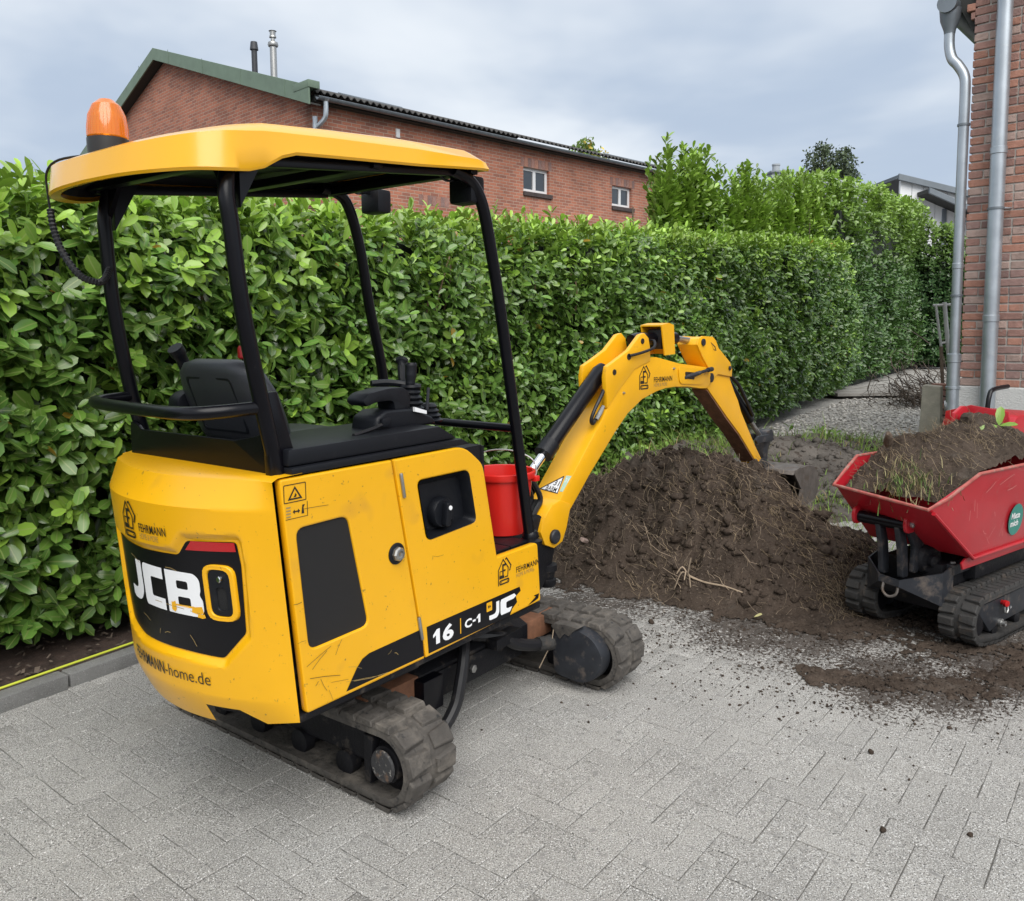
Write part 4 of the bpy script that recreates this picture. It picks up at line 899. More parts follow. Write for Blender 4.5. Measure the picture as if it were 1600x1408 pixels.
def Bp(x, y, w, h):
    return [rpoly([(x, y), (x + .86 * w, y), (x + w, y + .12 * h), (x + w, y + .40 * h), (x + .93 * w, y + .51 * h), (x + .97 * w, y + .62 * h), (x + .97 * w, y + .88 * h), (x + .84 * w, y + h), (x, y + h)], [0, .12 * h, .1 * h, .1 * h, .05 * h, .08 * h, .1 * h, .12 * h, 0], 4),
            rrect(x + .33 * w, x + .68 * w, y + .21 * h, y + .415 * h, .05 * h), rrect(x + .33 * w, x + .65 * w, y + .60 * h, y + .79 * h, .05 * h)]
def letters(name, shapes, fn, parent, mat='decal_white'):
    for s in shapes: mk(name, mapped(slice_x(fill2d(s), .02), lambda a, b, c: fn(a, b)), mat, parent, None)
letters('logo_letter', [[Jp(-.150, .742, .098, .136)], [Cp(-.042, .742, .118, .136)], Bp(.090, .742, .146, .136)], on_rear(.0036), badge)
mk('reflector', mapped(slice_x(fill2d([[(.197, .951), (.222, .981), (.362, .985), (.364, .958)]]), .02), lambda a, b, c: on_rear(.005)(a, b)), 'red_reflector', badge, None)
# raised yellow bezel and the black latch
hx = [(-a, b) for a, b in HND]
mk('latch_bezel', mapped(fill2d([rrect(.255, .353, .742, .915, .034), rrect(.268, .340, .756, .901, .026)], .007, .002), lambda a, b, c: (Sd(-a, b) - .006 - c, -a, b)), 'yellow', cw, 40)
lh = mk('latch', mapped(fill2d([rrect(.2685, .3395, .757, .900, .025), rrect(.290, .322, .775, .845, .012)], .006, .002), lambda a, b, c: (Sd(-a, b) - .003 - c, -a, b)), 'black_plastic', cw, 40)
mk('latch_recess', mapped(fill2d([rrect(.289, .323, .774, .846, .012)]), lambda a, b, c: (Sd(-a, b) - .0032, -a, b)), 'grille', lh, None)
mk('lock_barrel', LT([(.010, 0), (.010, .006), (.008, .008), (0, .008)], (Sd(-.308, .872) - .007, -.308, .872), (-1, 0, 0), 14), 'chrome', lh)
logo('company_logo', -.102, .958, .116, on_rear(.0028), cw, .008, .135)
mk('web_address', mapped(slice_x(text2d('FEHRMANN', .040, .215, bold=.014, space=1.06), .03), lambda a, b, c: on_rear(.003)(-.175 + a, .531 + b)), 'print_black', cw, None)
mk('web_address', mapped(slice_x(text2d('-home.de', .040, .195, bold=-.005), .03), lambda a, b, c: on_rear(.003)(.046 + a, .532 + b)), 'print_black', cw, None)
for (a, b, l, an) in ((-.08, .70, .05, -.3), (.05, .665, .03, .2), (.17, .68, .04, -1.0), (.02, .655, .02, 1.2), (-.12, .89, .07, -.25), (.02, .765, .20, -.05), (.10, .885, .05, -.1)):
    mk('scratch', mapped(fill2d([stroke([(a, b), (a + l * .5 * math.cos(an), b + l * .5 * math.sin(an) + .003), (a + l * math.cos(an), b + l * math.sin(an))], .0018)]), lambda x, y, c: on_rear(.0052)(x, y)), 'print_gray', badge, None)
for a, b, w_, h_ in ((.105, .752, .022, .030), (.19, .755, .045, .022), (.21, .742, .03, .012), (.12, .768, .09, .006)):
    mk('chipped_patch', mapped(fill2d([[(a, b), (a + w_ * .6, b - h_ * .2), (a + w_, b + h_ * .1), (a + w_ * .9, b + h_), (a + w_ * .3, b + h_ * .8), (a + w_ * .1, b + h_ * .9)]]), lambda x, y, c: on_rear(.0048)(x, y)), 'yellow', badge, None)
mk('engine_bay', BX(-1.02, -.12, -.44, .40, .46, 1.155), 'dark_frame', ex, None)
mk('tail_frame', PR([(-1.0, -.44), (-1.10, -.2), (-1.10, .1), (-1.0, .25), (-.5, .38), (-.5, -.46), (-.98, -.46)], .415, .47, lambda a, b, d: (a, b, d), bw=.006), 'dark_frame', ex, None)

# ---- right side panels (outer face at v = -.49)
def sd(off=0.0): return lambda a, b, c=0.0: (a, -.49 - off - c, b)
def plate(name, outl, mat, parent, th=.014, bv=.006, base=.014):
    return mk(name, mapped(fill2d(outl, th, bv), lambda a, b, c: (a, -.49 + base - c, b)), mat, parent, 40)
GR = rpoly([(-1.029, 1.019), (-.833, 1.022), (-.757, .652), (-.995, .645)], .03)
FU = rpoly([(-.523, 1.083), (-.256, 1.083), (-.215, .884), (-.480, .868)], .026)
door = plate('engine_door', [rpoly([(-1.082, 1.172), (-.640, 1.170), (-.503, .456), (-1.012, .454)], [.012, .006, .004, .012]), GR], 'yellow', ex)
frontp = plate('side_panel', [rpoly([(-.632, 1.170), (-.275, 1.172), (-.172, 1.093), (-.094, .722), (.172, .722), (.192, .474), (-.497, .456)], [.006, .05, .03, .004, .02, .012, .004]), FU], 'yellow', ex)
# grille with louvre mesh
gm = mk('grille', mapped(fill2d([GR]), lambda a, b, c: (a, -.484, b)), 'grille', door, None)
for (hu, hz) in ((-.592, 1.080), (-.521, .571)):
    mk('hinge', LT([(.0055, -.042), (.0065, -.04), (.0065, .04), (.0055, .042)], (hu - .004, -.4935, hz), (.17, 0, -1), 10), 'steel', door)
lk = mk('lock_plate', LT([(.036, 0), (.036, .003), (.033, .005), (0, .005)], (-.629, -.4902, .857), (0, -1, 0), 24), 'black_plastic', door)
mk('lock_barrel', LT([(.024, .0), (.024, .010), (.020, .016), (.013, .017), (.012, .011), (0, .011)], (-.629, -.4955, .857), (0, -1, 0), 8), 'steel', lk, smooth=20)
mk('lock_core', mapped(fill2d([[(-.637, .863), (-.621, .863), (-.629, .849)]]), lambda a, b, c: (a, -.5075, b)), 'straw', lk, None)
# fuel filler: recessed dark bowl with cap
bmf = bmesh.new(); ring0 = [bmf.verts.new((a, -.492, b)) for a, b in FU]; cx_, cz_ = -.37, .975
ring1 = [bmf.verts.new((cx_ + (a - cx_) * .97, -.485, cz_ + (b - cz_) * .97)) for a, b in FU]
ring2 = [bmf.verts.new((cx_ + (a - cx_) * .86 + .008, -.445 + .09 * max(0, (b - .99) / .11) * -0 , cz_ - .006 + (b - cz_) * .80)) for a, b in FU]
for A, B in ((ring0, ring1), (ring1, ring2)):
    for i in range(len(A)): bmf.faces.new((A[i], A[(i + 1) % len(A)], B[(i + 1) % len(A)], B[i]))
bmf.faces.new(ring2)
fr_ = mk('filler_recess', bmf, 'black_plastic', frontp, 30)
cap = mk('fuel_cap', LT([(.056, 0), (.056, .018), (.050, .030), (.0, .030)], (-.375, -.446, .945), (0, -1, 0.0), 24), 'black_plastic', frontp)
mk('cap_grip', mapped(fill2d([rrect(-.388, -.362, .900, .985, .01)], .014, .004), lambda a, b, c: (a + (b - .94) * .12, -.487 - c, b)), 'black_plastic', cap, 40)
mk('cap_lock', LT([(.008, 0), (.008, .003), (0, .003)], (-.371, -.5015, .965), (0, -1, 0), 10), 'decal_white', cap)
for a, b in ((-.43, .895), (-.30, .905)): mk('rivet', LT([(.007, 0), (.006, .004), (0, .005)], (a, -.4455, b), (0, -1, 0), 10), 'black_plastic', fr_)
# black stripe with model lettering
def flat(name, outl, mat, parent, off=.0012): return mk(name, mapped(fill2d(outl), lambda a, b, c: (a, -.49 - off, b)), mat, parent, None)
st1 = flat('stripe', [[(-.492, .566), (.045, .570), (.052, .552), (.020, .538), (.028, .512), (-.004, .494), (-.02, .470), (-.484, .468)]], 'decal_black', frontp)
flat('stripe_end', [[(.10, .478), (.155, .500), (.14, .508), (.178, .508), (.172, .489), (.150, .484)]], 'decal_black', frontp)
st2 = flat('stripe', [[(-.516, .566), (-.508, .468), (-.86, .468), (-.815, .528), (-.79, .551), (-.76, .560)]], 'decal_black', door)
def stext(s, x, y, h, w_, parent, mat='decal_white', bold=.02, off=.0026, shear=0.0):
    return mk('lettering', mapped(text2d(s, h, w_, bold=bold, shear=shear), lambda a, b, c: (x + a, -.49 - off, y + b)), mat, parent, None)
ONE = lambda x, y, h: [(x + .28 * h, y), (x + .66 * h, y), (x + .66 * h, y + h), (x + .36 * h, y + h), (x, y + .70 * h), (x, y + .50 * h), (x + .28 * h, y + .62 * h)]
flat('lettering', [ONE(-.462, .490, .053)], 'decal_white', st1, .0026)
stext('6', -.412, .490, .052, .058, st1, bold=.04)
flat('divider', [[(-.318, .488), (-.313, .488), (-.313, .546), (-.318, .546)]], 'yellow', st1, .0026)
stext('C', -.292, .500, .030, .040, st1, bold=.035); flat('lettering', [[(-.247, .511), (-.230, .511), (-.230, .519), (-.247, .519)], ONE(-.224, .500, .032)], 'decal_white', st1, .0026)
mk('logo_letter', mapped(fill2d([Jp(-.150, .488, .062, .062)]), lambda a, b, c: (a, -.4926, b)), 'decal_white', st1, None)
mk('logo_letter', mapped(fill2d([[(-.075, .550), (-.0805, .540), (-.0805, .498), (-.075, .488), (-.020, .488), (-.006, .505), (-.035, .505), (-.044, .510), (-.044, .530), (-.035, .533), (.002, .533), (.02, .541), (.008, .553)]]), lambda a, b, c: (a, -.4926, b)), 'decal_white', st1, None)
sq = flat('logo_square', [rrect(-.165, -.132, .525, .560, .003)], 'yellow', st1, .0026); flat('logo_mark', [[(-.157, .536), (-.157, .550), (-.149, .543)], [(-.148, .536), (-.148, .550), (-.140, .543)]], 'print_black', sq, .0036)
logo('company_logo', -.092, .606, .100, lambda a, b: (a, -.4914, b), frontp, .024, .155)
# warning sticker
ws = flat('warning_sticker', [rrect(-1.070, -.990, 1.100, 1.154, .004), rrect(-1.0675, -.9925, 1.1025, 1.1515, .003)], 'print_black', door)
flat('warning_triangle', [[(-1.056, 1.108), (-1.004, 1.108), (-1.030, 1.147)], [(-1.047, 1.1125), (-1.013, 1.1125), (-1.030, 1.139)]], 'print_black', ws)
flat('warning_pictogram', [[(-1.036, 1.115), (-1.026, 1.115), (-1.024, 1.121), (-1.029, 1.127), (-1.031, 1.120)]], 'print_black', ws)
flat('distance_sticker', [[(-1.066, 1.052), (-.986, 1.052), (-.986, 1.096), (-.988, 1.096), (-.988, 1.0537), (-1.066, 1.0537)]], 'print_black', ws)
flat('distance_arrow', [[(-1.040 + .0, 1.072), (-1.033, 1.079), (-1.033, 1.074), (-1.021, 1.074), (-1.021, 1.079), (-1.014, 1.072), (-1.021, 1.065), (-1.021, 1.070), (-1.033, 1.070), (-1.033, 1.065)], [(-1.009, 1.062), (-.999, 1.062), (-1.001, 1.080), (-.996, 1.088), (-1.005, 1.088)]], 'print_black', ws)
flat('small_print', [[(-1.063, 1.058 + k * .009), (-1.047, 1.058 + k * .009), (-1.047, 1.062 + k * .009), (-1.063, 1.062 + k * .009)] for k in range(4)], 'print_gray', ws)
random.seed(5)
SCR = [(-1.01, .60, .10, .35), (-.99, .585, .07, .6), (-1.0, .560, .12, -.25), (-.96, .545, .05, -1.1), (-.90, .60, .05, 1.0), (-.85, .545, .06, -.4), (-.92, .520, .07, -.2), (-1.0, 1.075, .09, -.05), (-.46, .81, .06, -.15), (-1.05, .80, .03, 0), (-1.04, .68, .03, 0), (-.93, .50, .04, -1.2), (-.86, .50, .16, -.2), (-.83, .492, .15, -.15), (-.68, .53, .02, .5), (-.65, .525, .02, -.6), (-.98, .53, .015, .8)]
for a, b, l, an in SCR:
    pts = [(a, b), (a + l * .5 * math.cos(an) , b + l * .5 * math.sin(an) + random.uniform(-.004, .004)), (a + l * math.cos(an), b + l * math.sin(an))]
    flat('scratch', [stroke(pts, random.uniform(.0008, .0018))], 'scratch' if not (-.9 < a < -.6 and b < .55) else 'print_gray', door if a < -.5 else frontp, .0034)
mk('skirt', PR([(-1.03, -.478), (.205, -.478), (.21, -.44), (.21, .38), (-1.03, .38)], .425, .452, lambda a, b, d: (a, b, d + .012 * (a + 1.03) / 1.23), bw=.008), 'dark_frame', ex, None)
# left flank (unseen side)
mk('left_panel', PR([(-1.06, 1.17), (-.3, 1.17), (-.1, .75), (.18, .74), (.18, .46), (-1.0, .46)], .405, .43, lambda a, b, d: (a, d, b), bw=.01), 'yellow', ex)

# ---- black deck trim, rear plate, floor
mk('deck_trim', PR([(-1.035, 1.176), (-1.035, 1.198), (-.285, 1.200), (-.236, 1.176)], -.487, -.12, lambda a, b, d: (a, d, b), bw=.006), 'black_plastic', ex)
mk('deck_top', PR([(-1.035, 1.2), (-1.03, 1.250), (-.385, 1.254), (-.29, 1.202)], -.470, -.13, lambda a, b, d: (a, d, b), bw=.008), 'black_plastic', ex)
mk('deck_rear', BX(-1.03, -.62, -.125, .38, 1.16, 1.20, bw=.01), 'black_plastic', ex)
mk('rear_plate', mapped(fill2d([rpoly([(-.345, 1.290), (-.285, 1.278), (-.262, 1.264), (.27, 1.268), (.36, 1.285), (.405, 1.30), (.415, 1.172), (-.345, 1.172)], [.02, .01, .01, .01, .02, .02, .01, .01])], .006, .002), lambda a, b, c: (-1.052 - c - .05 * (1 - (a / .42) ** 2) * .5, -a, b)), 'black_paint', ex, 40)
mk('post_gusset', PR([(-1.075, 1.172), (-.985, 1.172), (-.99, 1.24), (-1.045, 1.42), (-1.085, 1.42)], -.444, -.416, lambda a, b, d: (a, d, b), bw=.005), 'black_paint', ex)
mk('floor_plate', BX(-.16, .20, -.475, .40, .690, .716, bw=.006), 'dark_frame', ex)
mk('floor_base', BX(-.40, .15, -.44, .38, .44, .688), 'dark_frame', ex, None)
for k in range(2): mk('floor_mat', BX(-.08 + k * .125, .04 + k * .125, -.45, .30, .7165, .728, bw=.005), 'black_plastic', ex)
mk('front_bulkhead', BX(-.13, -.105, -.44, .38, .70, 1.15), 'dark_frame', ex, None)

# ---- canopy posts, guard hoop, roof
R_ = .0232
def post(pts, r=R_): return mk('post', TB(smooth_path(pts, 5), r, 14), 'black_paint', ex, 60)
post([(-1.04, -.43, 1.17), (-1.095, -.43, 1.42), (-1.14, -.43, 1.66), (-1.165, -.43, 1.88), (-1.172, -.425, 1.97), (-1.15, -.41, 2.07)])
post([(-1.0, .34, 1.17), (-1.056, .34, 1.37), (-1.104, .34, 1.676), (-1.118, .34, 1.90), (-1.118, .34, 1.98), (-1.10, .33, 2.07)])
post([(.184, -.44, .735), (.09, -.437, 1.25), (.014, -.43, 1.674), (-.035, -.43, 1.88), (-.085, -.43, 2.05), (-.14, -.42, 2.13), (-.24, -.42, 2.16)])
post([(.20, .36, .735), (.131, .34, 1.343), (.054, .34, 1.69), (.005, .34, 1.95), (-.055, .34, 2.12), (-.12, .34, 2.17), (-.2, .34, 2.18)])
for y in (-.44, .36): mk('post_foot', LT([(.05, 0), (.05, .012), (.034, .02), (.034, .04), (.027, .05)], (.19, y, .71), (0, 0, 1), 16), 'black_paint', ex)
for y0, u0 in ((-.43, -1.16), (.34, -1.11)):
    mk('post_gusset', PR([(u0 + .02, 1.93), (u0 + .02, 2.08), (u0 + .11, 2.09)], y0 - .012, y0 + .012, lambda a, b, d: (a, d, b)), 'black_paint', ex, None)
    mk('post_gusset', PR([(-1 if y0 < 0 else 1, 0), (0, 0), (0, -.13)], u0 - .008, u0 + .008, lambda a, b, d: (d, y0 - (a * .10), 2.075 + b)), 'black_paint', ex, None)
mk('crossbar', TB([(.085, -.43, 1.196), (.04, -.03, 1.205), (.09, .34, 1.20)], .0165, 12), 'black_paint', ex)
mk('guard_hoop', TB(smooth_path([(-1.085, -.425, 1.376), (-1.20, -.40, 1.372), (-1.262, -.32, 1.368), (-1.258, -.12, 1.366), (-1.225, .22, 1.366), (-1.185, .315, 1.368), (-1.06, .34, 1.372)], 6), .0195, 12), 'black_paint', ex, 60)
# roof: loop of (u, v, rim z, shoulder z), symmetric about v = -.03
half = [(-.075, 0, 2.176, 2.204), (-.075, .37, 2.174, 2.202), (-.090, .44, 2.168, 2.199), (-.15, .457, 2.162, 2.200), (-.47, .457, 2.130, 2.186), (-.84, .457, 2.100, 2.160), (-.98, .457, 2.088, 2.148), (-1.03, .457, 2.072, 2.144), (-1.09, .457, 2.037, 2.138), (-1.14, .457, 2.022, 2.130), (-1.20, .448, 2.016, 2.122), (-1.265, .405, 2.014, 2.112), (-1.318, .315, 2.012, 2.102), (-1.352, .18, 2.012, 2.094), (-1.364, 0, 2.012, 2.090)]
half = half[:9] + [tuple(p) for p in smooth_path(half[9:], 4)]
loop = [(u, -.03 - v, a, b) for u, v, a, b in half] + [(u, -.03 + v, a, b) for u, v, a, b in half[::-1][1:-1]]
bm = bmesh.new(); n = len(loop); cu_ = -.70
def inset(u, v, d): # pull towards the centre line by d
    vv = v + .03; k = max(0, 1 - d / .457); ku = max(0, 1 - d / .63); return (cu_ + (u - cu_) * ku, -.03 + vv * k)
def hump(u): return .022 * max(0, min(1, (u + 1.28) / .16))
rings = []
rings.append([bm.verts.new((*inset(u, v, .028), a + .006)) for u, v, a, b in loop])
rings.append([bm.verts.new((*inset(u, v, .004), a)) for u, v, a, b in loop])
rings.append([bm.verts.new((u, v, a + .008)) for u, v, a, b in loop])
rings.append([bm.verts.new((*inset(u, v, .006), a + (b - a) * .62)) for u, v, a, b in loop])
rings.append([bm.verts.new((*inset(u, v, .010), b)) for u, v, a, b in loop])
rings.append([bm.verts.new((*inset(u, v, .050), b + .020 + hump(u) * .5)) for u, v, a, b in loop])
rings.append([bm.verts.new((*inset(u, v, .10), b + .026 + hump(u) * .8)) for u, v, a, b in loop])
rings.append([bm.verts.new((*inset(u, v, .26), .5 * (b + 2.17) + .045)) for u, v, a, b in loop])
for A, B in zip(rings, rings[1:]):
    for i in range(n): bm.faces.new((A[i], A[(i + 1) % n], B[(i + 1) % n], B[i]))
bm.faces.new(rings[-1])
roof = mk('canopy_roof', bm, 'yellow_roof', ex, 34)
bm = bmesh.new(); us = [bm.verts.new((*inset(u, v, .026), a + .020)) for u, v, a, b in loop]; ue = [bm.verts.new((*inset(u, v, .03), a + .045)) for u, v, a, b in loop]
for i in range(n): bm.faces.new((us[i], us[(i + 1) % n], ue[(i + 1) % n], ue[i]))
uc = [bm.verts.new((*inset(u, v, .2), .5 * a + .5 * 2.1 + .045)) for u, v, a, b in loop]
for i in range(n): bm.faces.new((ue[i], ue[(i + 1) % n], uc[(i + 1) % n], uc[i]))
bm.faces.new(uc); mk('roof_lining', bm, 'black_plastic', roof, None)
for u0 in (-1.14, -.62, -.14): mk('roof_crossbar', BX(u0 - .02, u0 + .02, -.44, .38, 2.055 + .10 * (u0 + 1.14), 2.085 + .10 * (u0 + 1.14), bw=.004), 'black_paint', ex)
for v0 in (-.415, .355): mk('roof_rail', PR([(-1.14, 2.045), (-.16, 2.145), (-.16, 2.175), (-1.14, 2.075)], v0 - .012, v0 + .012, lambda a, b, d: (a, d, b), bw=.003), 'black_paint', ex)
# beacon
bc = mk('beacon', LT([(.058, -.02), (.060, .012), (.060, .038), (.056, .040)], (-1.20, .135, 2.142), (0, 0, 1), 28), 'beacon_base', ex)
mk('beacon_lens', LT([(.056, .040), (.0588, .044), (.0583, .072), (.053, .110), (.040, .140), (.021, .156), (.005, .160), (0, .161)], (-1.20, .135, 2.142), (0, 0, 1), 44), 'orange_lens', bc, 25)
mk('beacon_reflector', LT([(.03, .04), (.03, .10), (.012, .12), (0, .12)], (-1.20, .135, 2.142), (0, 0, 1), 14), 'chrome', bc)
# lens ribs
for k in range(34):
    q = 2 * math.pi * k / 34
    mk('lens_rib', TB([(-1.20 + r * math.cos(q), .135 + r * math.sin(q), 2.142 + h) for r, h in ((.0586, .046), (.0581, .072), (.0529, .109), (.0402, .138))], .0009, 3), 'orange_lens', bc, None)
# beacon cable: thin wire off the roof edge, then corrugated sleeve back to the post
mk('beacon_wire', TB(smooth_path([(-1.22, .20, 2.14), (-1.26, .33, 2.135), (-1.275, .385, 2.10), (-1.268, .40, 2.03), (-1.262, .405, 1.985)], 5), .004, 6), 'hose', ex)
pth = smooth_path([(-1.262, .405, 1.99), (-1.258, .395, 1.92), (-1.252, .355, 1.845), (-1.235, .29, 1.775), (-1.20, .25, 1.752), (-1.165, .27, 1.765), (-1.125, .315, 1.80)], 12)
mk('cable_sleeve', TB(pth, [.0125 if i % 2 else .0095 for i in range(len(pth))], 8), 'hose', ex, None)
# work lights under the front edge
for (a, b, c_) in ((.02, .29, 2.145), (-.145, -.37, 2.105)):
    l_ = mk('work_light', BX(a - .005, a + .075, b - .062, b + .05, c_ - .05, c_ + .05, bw=.014), 'black_plastic', ex)
    mk('light_bracket', merge([BX(a + .015, a + .05, b - .02, b + .02, c_ + .05, c_ + .075), BX(a - .045, a + .02, b - .012, b + .004, c_ + .03, c_ + .06)]), 'black_paint', l_, None)
    mk('light_cable', TB(smooth_path([(a, b, c_ + .04), (a - .05, b + .02, c_ + .03), (a - .09, b + .03, c_ + .06), (a - .12, b + .02, c_ + .09)], 4), .005, 6), 'hose', l_)

# ---- seat and controls
def shell(sections, name, mat, sm=60):
    """loft of closed sections (lists of points)"""
    bm = bmesh.new(); R = [[bm.verts.new(p) for p in s] for s in sections]; n = len(R[0])
    for A, B in zip(R, R[1:]):
        for i in range(n): bm.faces.new((A[i], A[(i + 1) % n], B[(i + 1) % n], B[i]))
    bm.faces.new(R[0][::-1]); bm.faces.new(R[-1]); return mk(name, bm, mat, ex, sm)
def seat_sec(z, u, hw, th, cv=.06): return [(u + th * .5 * math.sin(q) * 1.0 - .02 * math.cos(q) ** 2 * 0, cv + hw * (abs(math.cos(q)) ** .55) * (1 if math.cos(q) > 0 else -1), z) for q in np.linspace(0, 2 * math.pi, 24, endpoint=False)]
bk = shell([seat_sec(z, u, w_, t, .055) for z, u, w_, t in ((1.19, -.79, .215, .10), (1.24, -.81, .232, .13), (1.31, -.84, .246, .13), (1.39, -.87, .246, .125), (1.45, -.895, .225, .115), (1.484, -.905, .185, .09), (1.499, -.908, .12, .04))], 'seat_back', 'seat_vinyl')
mk('back_recess', mapped(fill2d([rrect(-.13, .13, -.10, .09, .02), rrect(-.12, .12, -.092, .082, .016)], .004, .001), lambda a, b, c: (-.912 - b * .36 - c, .06 + a, 1.35 + b)), 'black_plastic', bk, 40)
shell([seat_sec(z, -.66, w_, t) for z, w_, t in ((1.175, .19, .36), (1.20, .205, .40), (1.225, .20, .39), (1.235, .17, .34))], 'seat_cushion', 'seat_vinyl')
mk('seat_base', BX(-.86, -.46, -.12, .24, 1.10, 1.18, bw=.02), 'dark_frame', ex)
# right console, arm rest and joystick
mk('console', PR([(-.585, 1.245), (-.575, 1.295), (-.53, 1.315), (-.40, 1.312), (-.30, 1.275), (-.27, 1.245)], -.36, -.23, lambda a, b, d: (a, d, b), bw=.018, seg=3), 'black_plastic', ex)
mk('arm_rest', PR(rpoly([(-.625, 1.352), (-.600, 1.378), (-.50, 1.392), (-.42, 1.388), (-.395, 1.360), (-.40, 1.305), (-.475, 1.302), (-.48, 1.345), (-.56, 1.345), (-.605, 1.332)], .02), -.345, -.255, lambda a, b, d: (a, d, b), bw=.010, seg=2), 'black_plastic', ex)
mk('console_clip', BX(-.565, -.525, -.375, -.362, 1.262, 1.292, bw=.004), 'black_plastic', ex)
mk('console_tag', PR([(-.405, 1.318), (-.345, 1.300), (-.345, 1.288), (-.405, 1.302)], -.372, -.362, lambda a, b, d: (a, d, b)), 'decal_white', ex, None)
def bellows(name, x, y, z0, z1, r0, r1, k, sq=1.0):
    prof = []
    for i in range(k): a = i / k; r = r0 + (r1 - r0) * a; h = (z1 - z0) / k; prof += [(r, z0 + h * i), (r * 1.08, z0 + h * (i + .35)), (r * .80, z0 + h * (i + .9))]
    prof.append((r1 * .8, z1)); return mk(name, LT(prof, (x, y, 0), (0, 0, 1), 18), 'black_plastic', ex, 50)
bellows('joystick_boot', -.355, -.30, 1.300, 1.378, .048, .034, 4)
bellows('lever_boot', -.265, -.30, 1.250, 1.318, .055, .028, 4)
js = mk('joystick', TB(smooth_path([(-.355, -.30, 1.37), (-.352, -.30, 1.40), (-.348, -.30, 1.44), (-.346, -.30, 1.472)], 4), [.014] * 3 + [.018] * 3 + [.021] * 4 + [.022] * 2 + [.018], 12), 'black_plastic', ex)
mk('joystick_collar', LT([(.034, 0), (.040, .006), (.034, .014)], (-.352, -.30, 1.378), (0, 0, 1), 18), 'black_plastic', js)
mk('lever', TB(smooth_path([(-.30, -.22, 1.28), (-.29, -.20, 1.38), (-.275, -.18, 1.45), (-.262, -.17, 1.478)], 4), [.012] * 5 + [.016] * 5 + [.024] * 3, 10), 'black_plastic', ex)
mk('lever', TB([(-.315, -.345, 1.30), (-.305, -.345, 1.38)], .006, 8), 'steel_dark', ex)
mk('hand_grip', TB(smooth_path([(-.47, -.22, 1.40), (-.42, -.24, 1.402), (-.37, -.27, 1.395), (-.33, -.33, 1.382)], 4), .012, 8), 'black_plastic', ex)
mk('cover_cable', TB(smooth_path([(-.72, -.40, 1.253), (-.62, -.38, 1.262), (-.54, -.36, 1.272), (-.50, -.33, 1.262)], 4), .007, 6), 'hose', ex)
# left console
mk('left_console', BX(-.70, -.30, .28, .38, 1.10, 1.19, bw=.02), 'black_plastic', ex)
mk('left_joystick', TB(smooth_path([(-.80, .34, 1.36), (-.845, .335, 1.44), (-.875, .33, 1.50), (-.90, .325, 1.535)], 4), [.016] * 4 + [.022] * 5 + [.028] * 4, 12), 'black_plastic', ex)
mk('left_arm_rest', PR(rpoly([(-.93, 1.28), (-.93, 1.36), (-.89, 1.385), (-.82, 1.385), (-.82, 1.28)], .02), .27, .34, lambda a, b, d: (a, d, b), bw=.014), 'black_plastic', ex)
lv = mk('safety_lever', TB([(-.66, .24, 1.25), (-.68, .235, 1.49)], .007, 8), 'steel_dark', ex)
mk('lever_knob', LT([(.013, 0), (.019, .006), (.019, .042), (.014, .05), (0, .05)], (-.682, .235, 1.488), (0, 0, 1), 14), 'red_knob', lv)

# ---- boom group: t along the boom plane (slewed 5 degrees right), n across
BA = math.radians(5)
def bp_(t, z, n): return (.72 + t * math.cos(BA) + n * math.sin(BA), -.03 - t * math.sin(BA) + n * math.cos(BA), z)
def bf(a, b, d): return bp_(a, b, d)
def ext(name, poly, n0, n1, mat, parent=ex, bw=.006, sm=40): return mk(name, PR(poly, n0, n1, bf, bw=bw), mat, parent, sm)
BOOM = [(.03, .60), (.075, .645), (.12, .70), (.17, .755), (.36, .955), (.50, 1.10), (.57, 1.18), (.625, 1.25), (.69, 1.32), (.79, 1.383), (.904, 1.417), (1.032, 1.418), (1.281, 1.372), (1.59, 1.338), (1.640, 1.318), (1.658, 1.275), (1.645, 1.228), (1.60, 1.205), (1.528, 1.208), (1.38, 1.228), (1.237, 1.236), (1.13, 1.234), (1.034, 1.222), (.886, 1.187), (.744, 1.118), (.627, 1.028), (.514, .928), (.404, .832), (.316, .746), (.238, .672), (.19, .59), (.16, .535), (.10, .512), (.045, .54)]
boom = ext('boom', BOOM, -.088, .088, 'yellow_arm', bw=.007)
def bflat(name, outl, mat, parent, n=-.0895): return mk(name, mapped(fill2d(outl), lambda a, b, c: bp_(a, b, n)), mat, parent, None)
# lighter welded flange lines and the base casting
ext('boom_foot', [(-.005, .60), (.02, .66), (.085, .72), (.15, .735), (.235, .70), (.20, .585), (.165, .52), (.10, .50), (.03, .53)], -.094, .094, 'yellow_arm', boom)
mk('foot_slot', mapped(fill2d([rrect(-.038, .038, -.055, .06, .034)], .004, .0), lambda a, b, c: bp_(.052 + b * .72 - .010 - c * .7, .683 + b * .70 + .010 + c * .7, a)), 'hose', boom, None)
for n0 in (-.0885, .0675): ext('bracket_plate', [(.545, 1.165), (.53, 1.33), (.545, 1.385), (.60, 1.405), (.745, 1.465), (.855, 1.548), (.895, 1.556), (.935, 1.528), (.952, 1.47), (.955, 1.40), (.80, 1.36), (.66, 1.26)], n0 - .006, n0 + .022, 'yellow_arm', boom, bw=.004)
for a, b, r in ((.872, 1.512, .016), (.741, 1.430, .018), (.606, 1.352, .016)):
    mk('pin_hole', LT([(r, 0), (r * .95, .004), (0, .002)], bp_(a, b, -.0945), (-math.sin(BA), -math.cos(BA), 0), 14), 'print_black', boom)
for a, b in ((.70, 1.235), (1.21, 1.345)): mk('grease_nipple', LT([(.008, 0), (.007, .006), (.003, .008), (.003, .014), (0, .015)], bp_(a, b, -.088), (-math.sin(BA), -math.cos(BA), 0), 8), 'steel', boom)
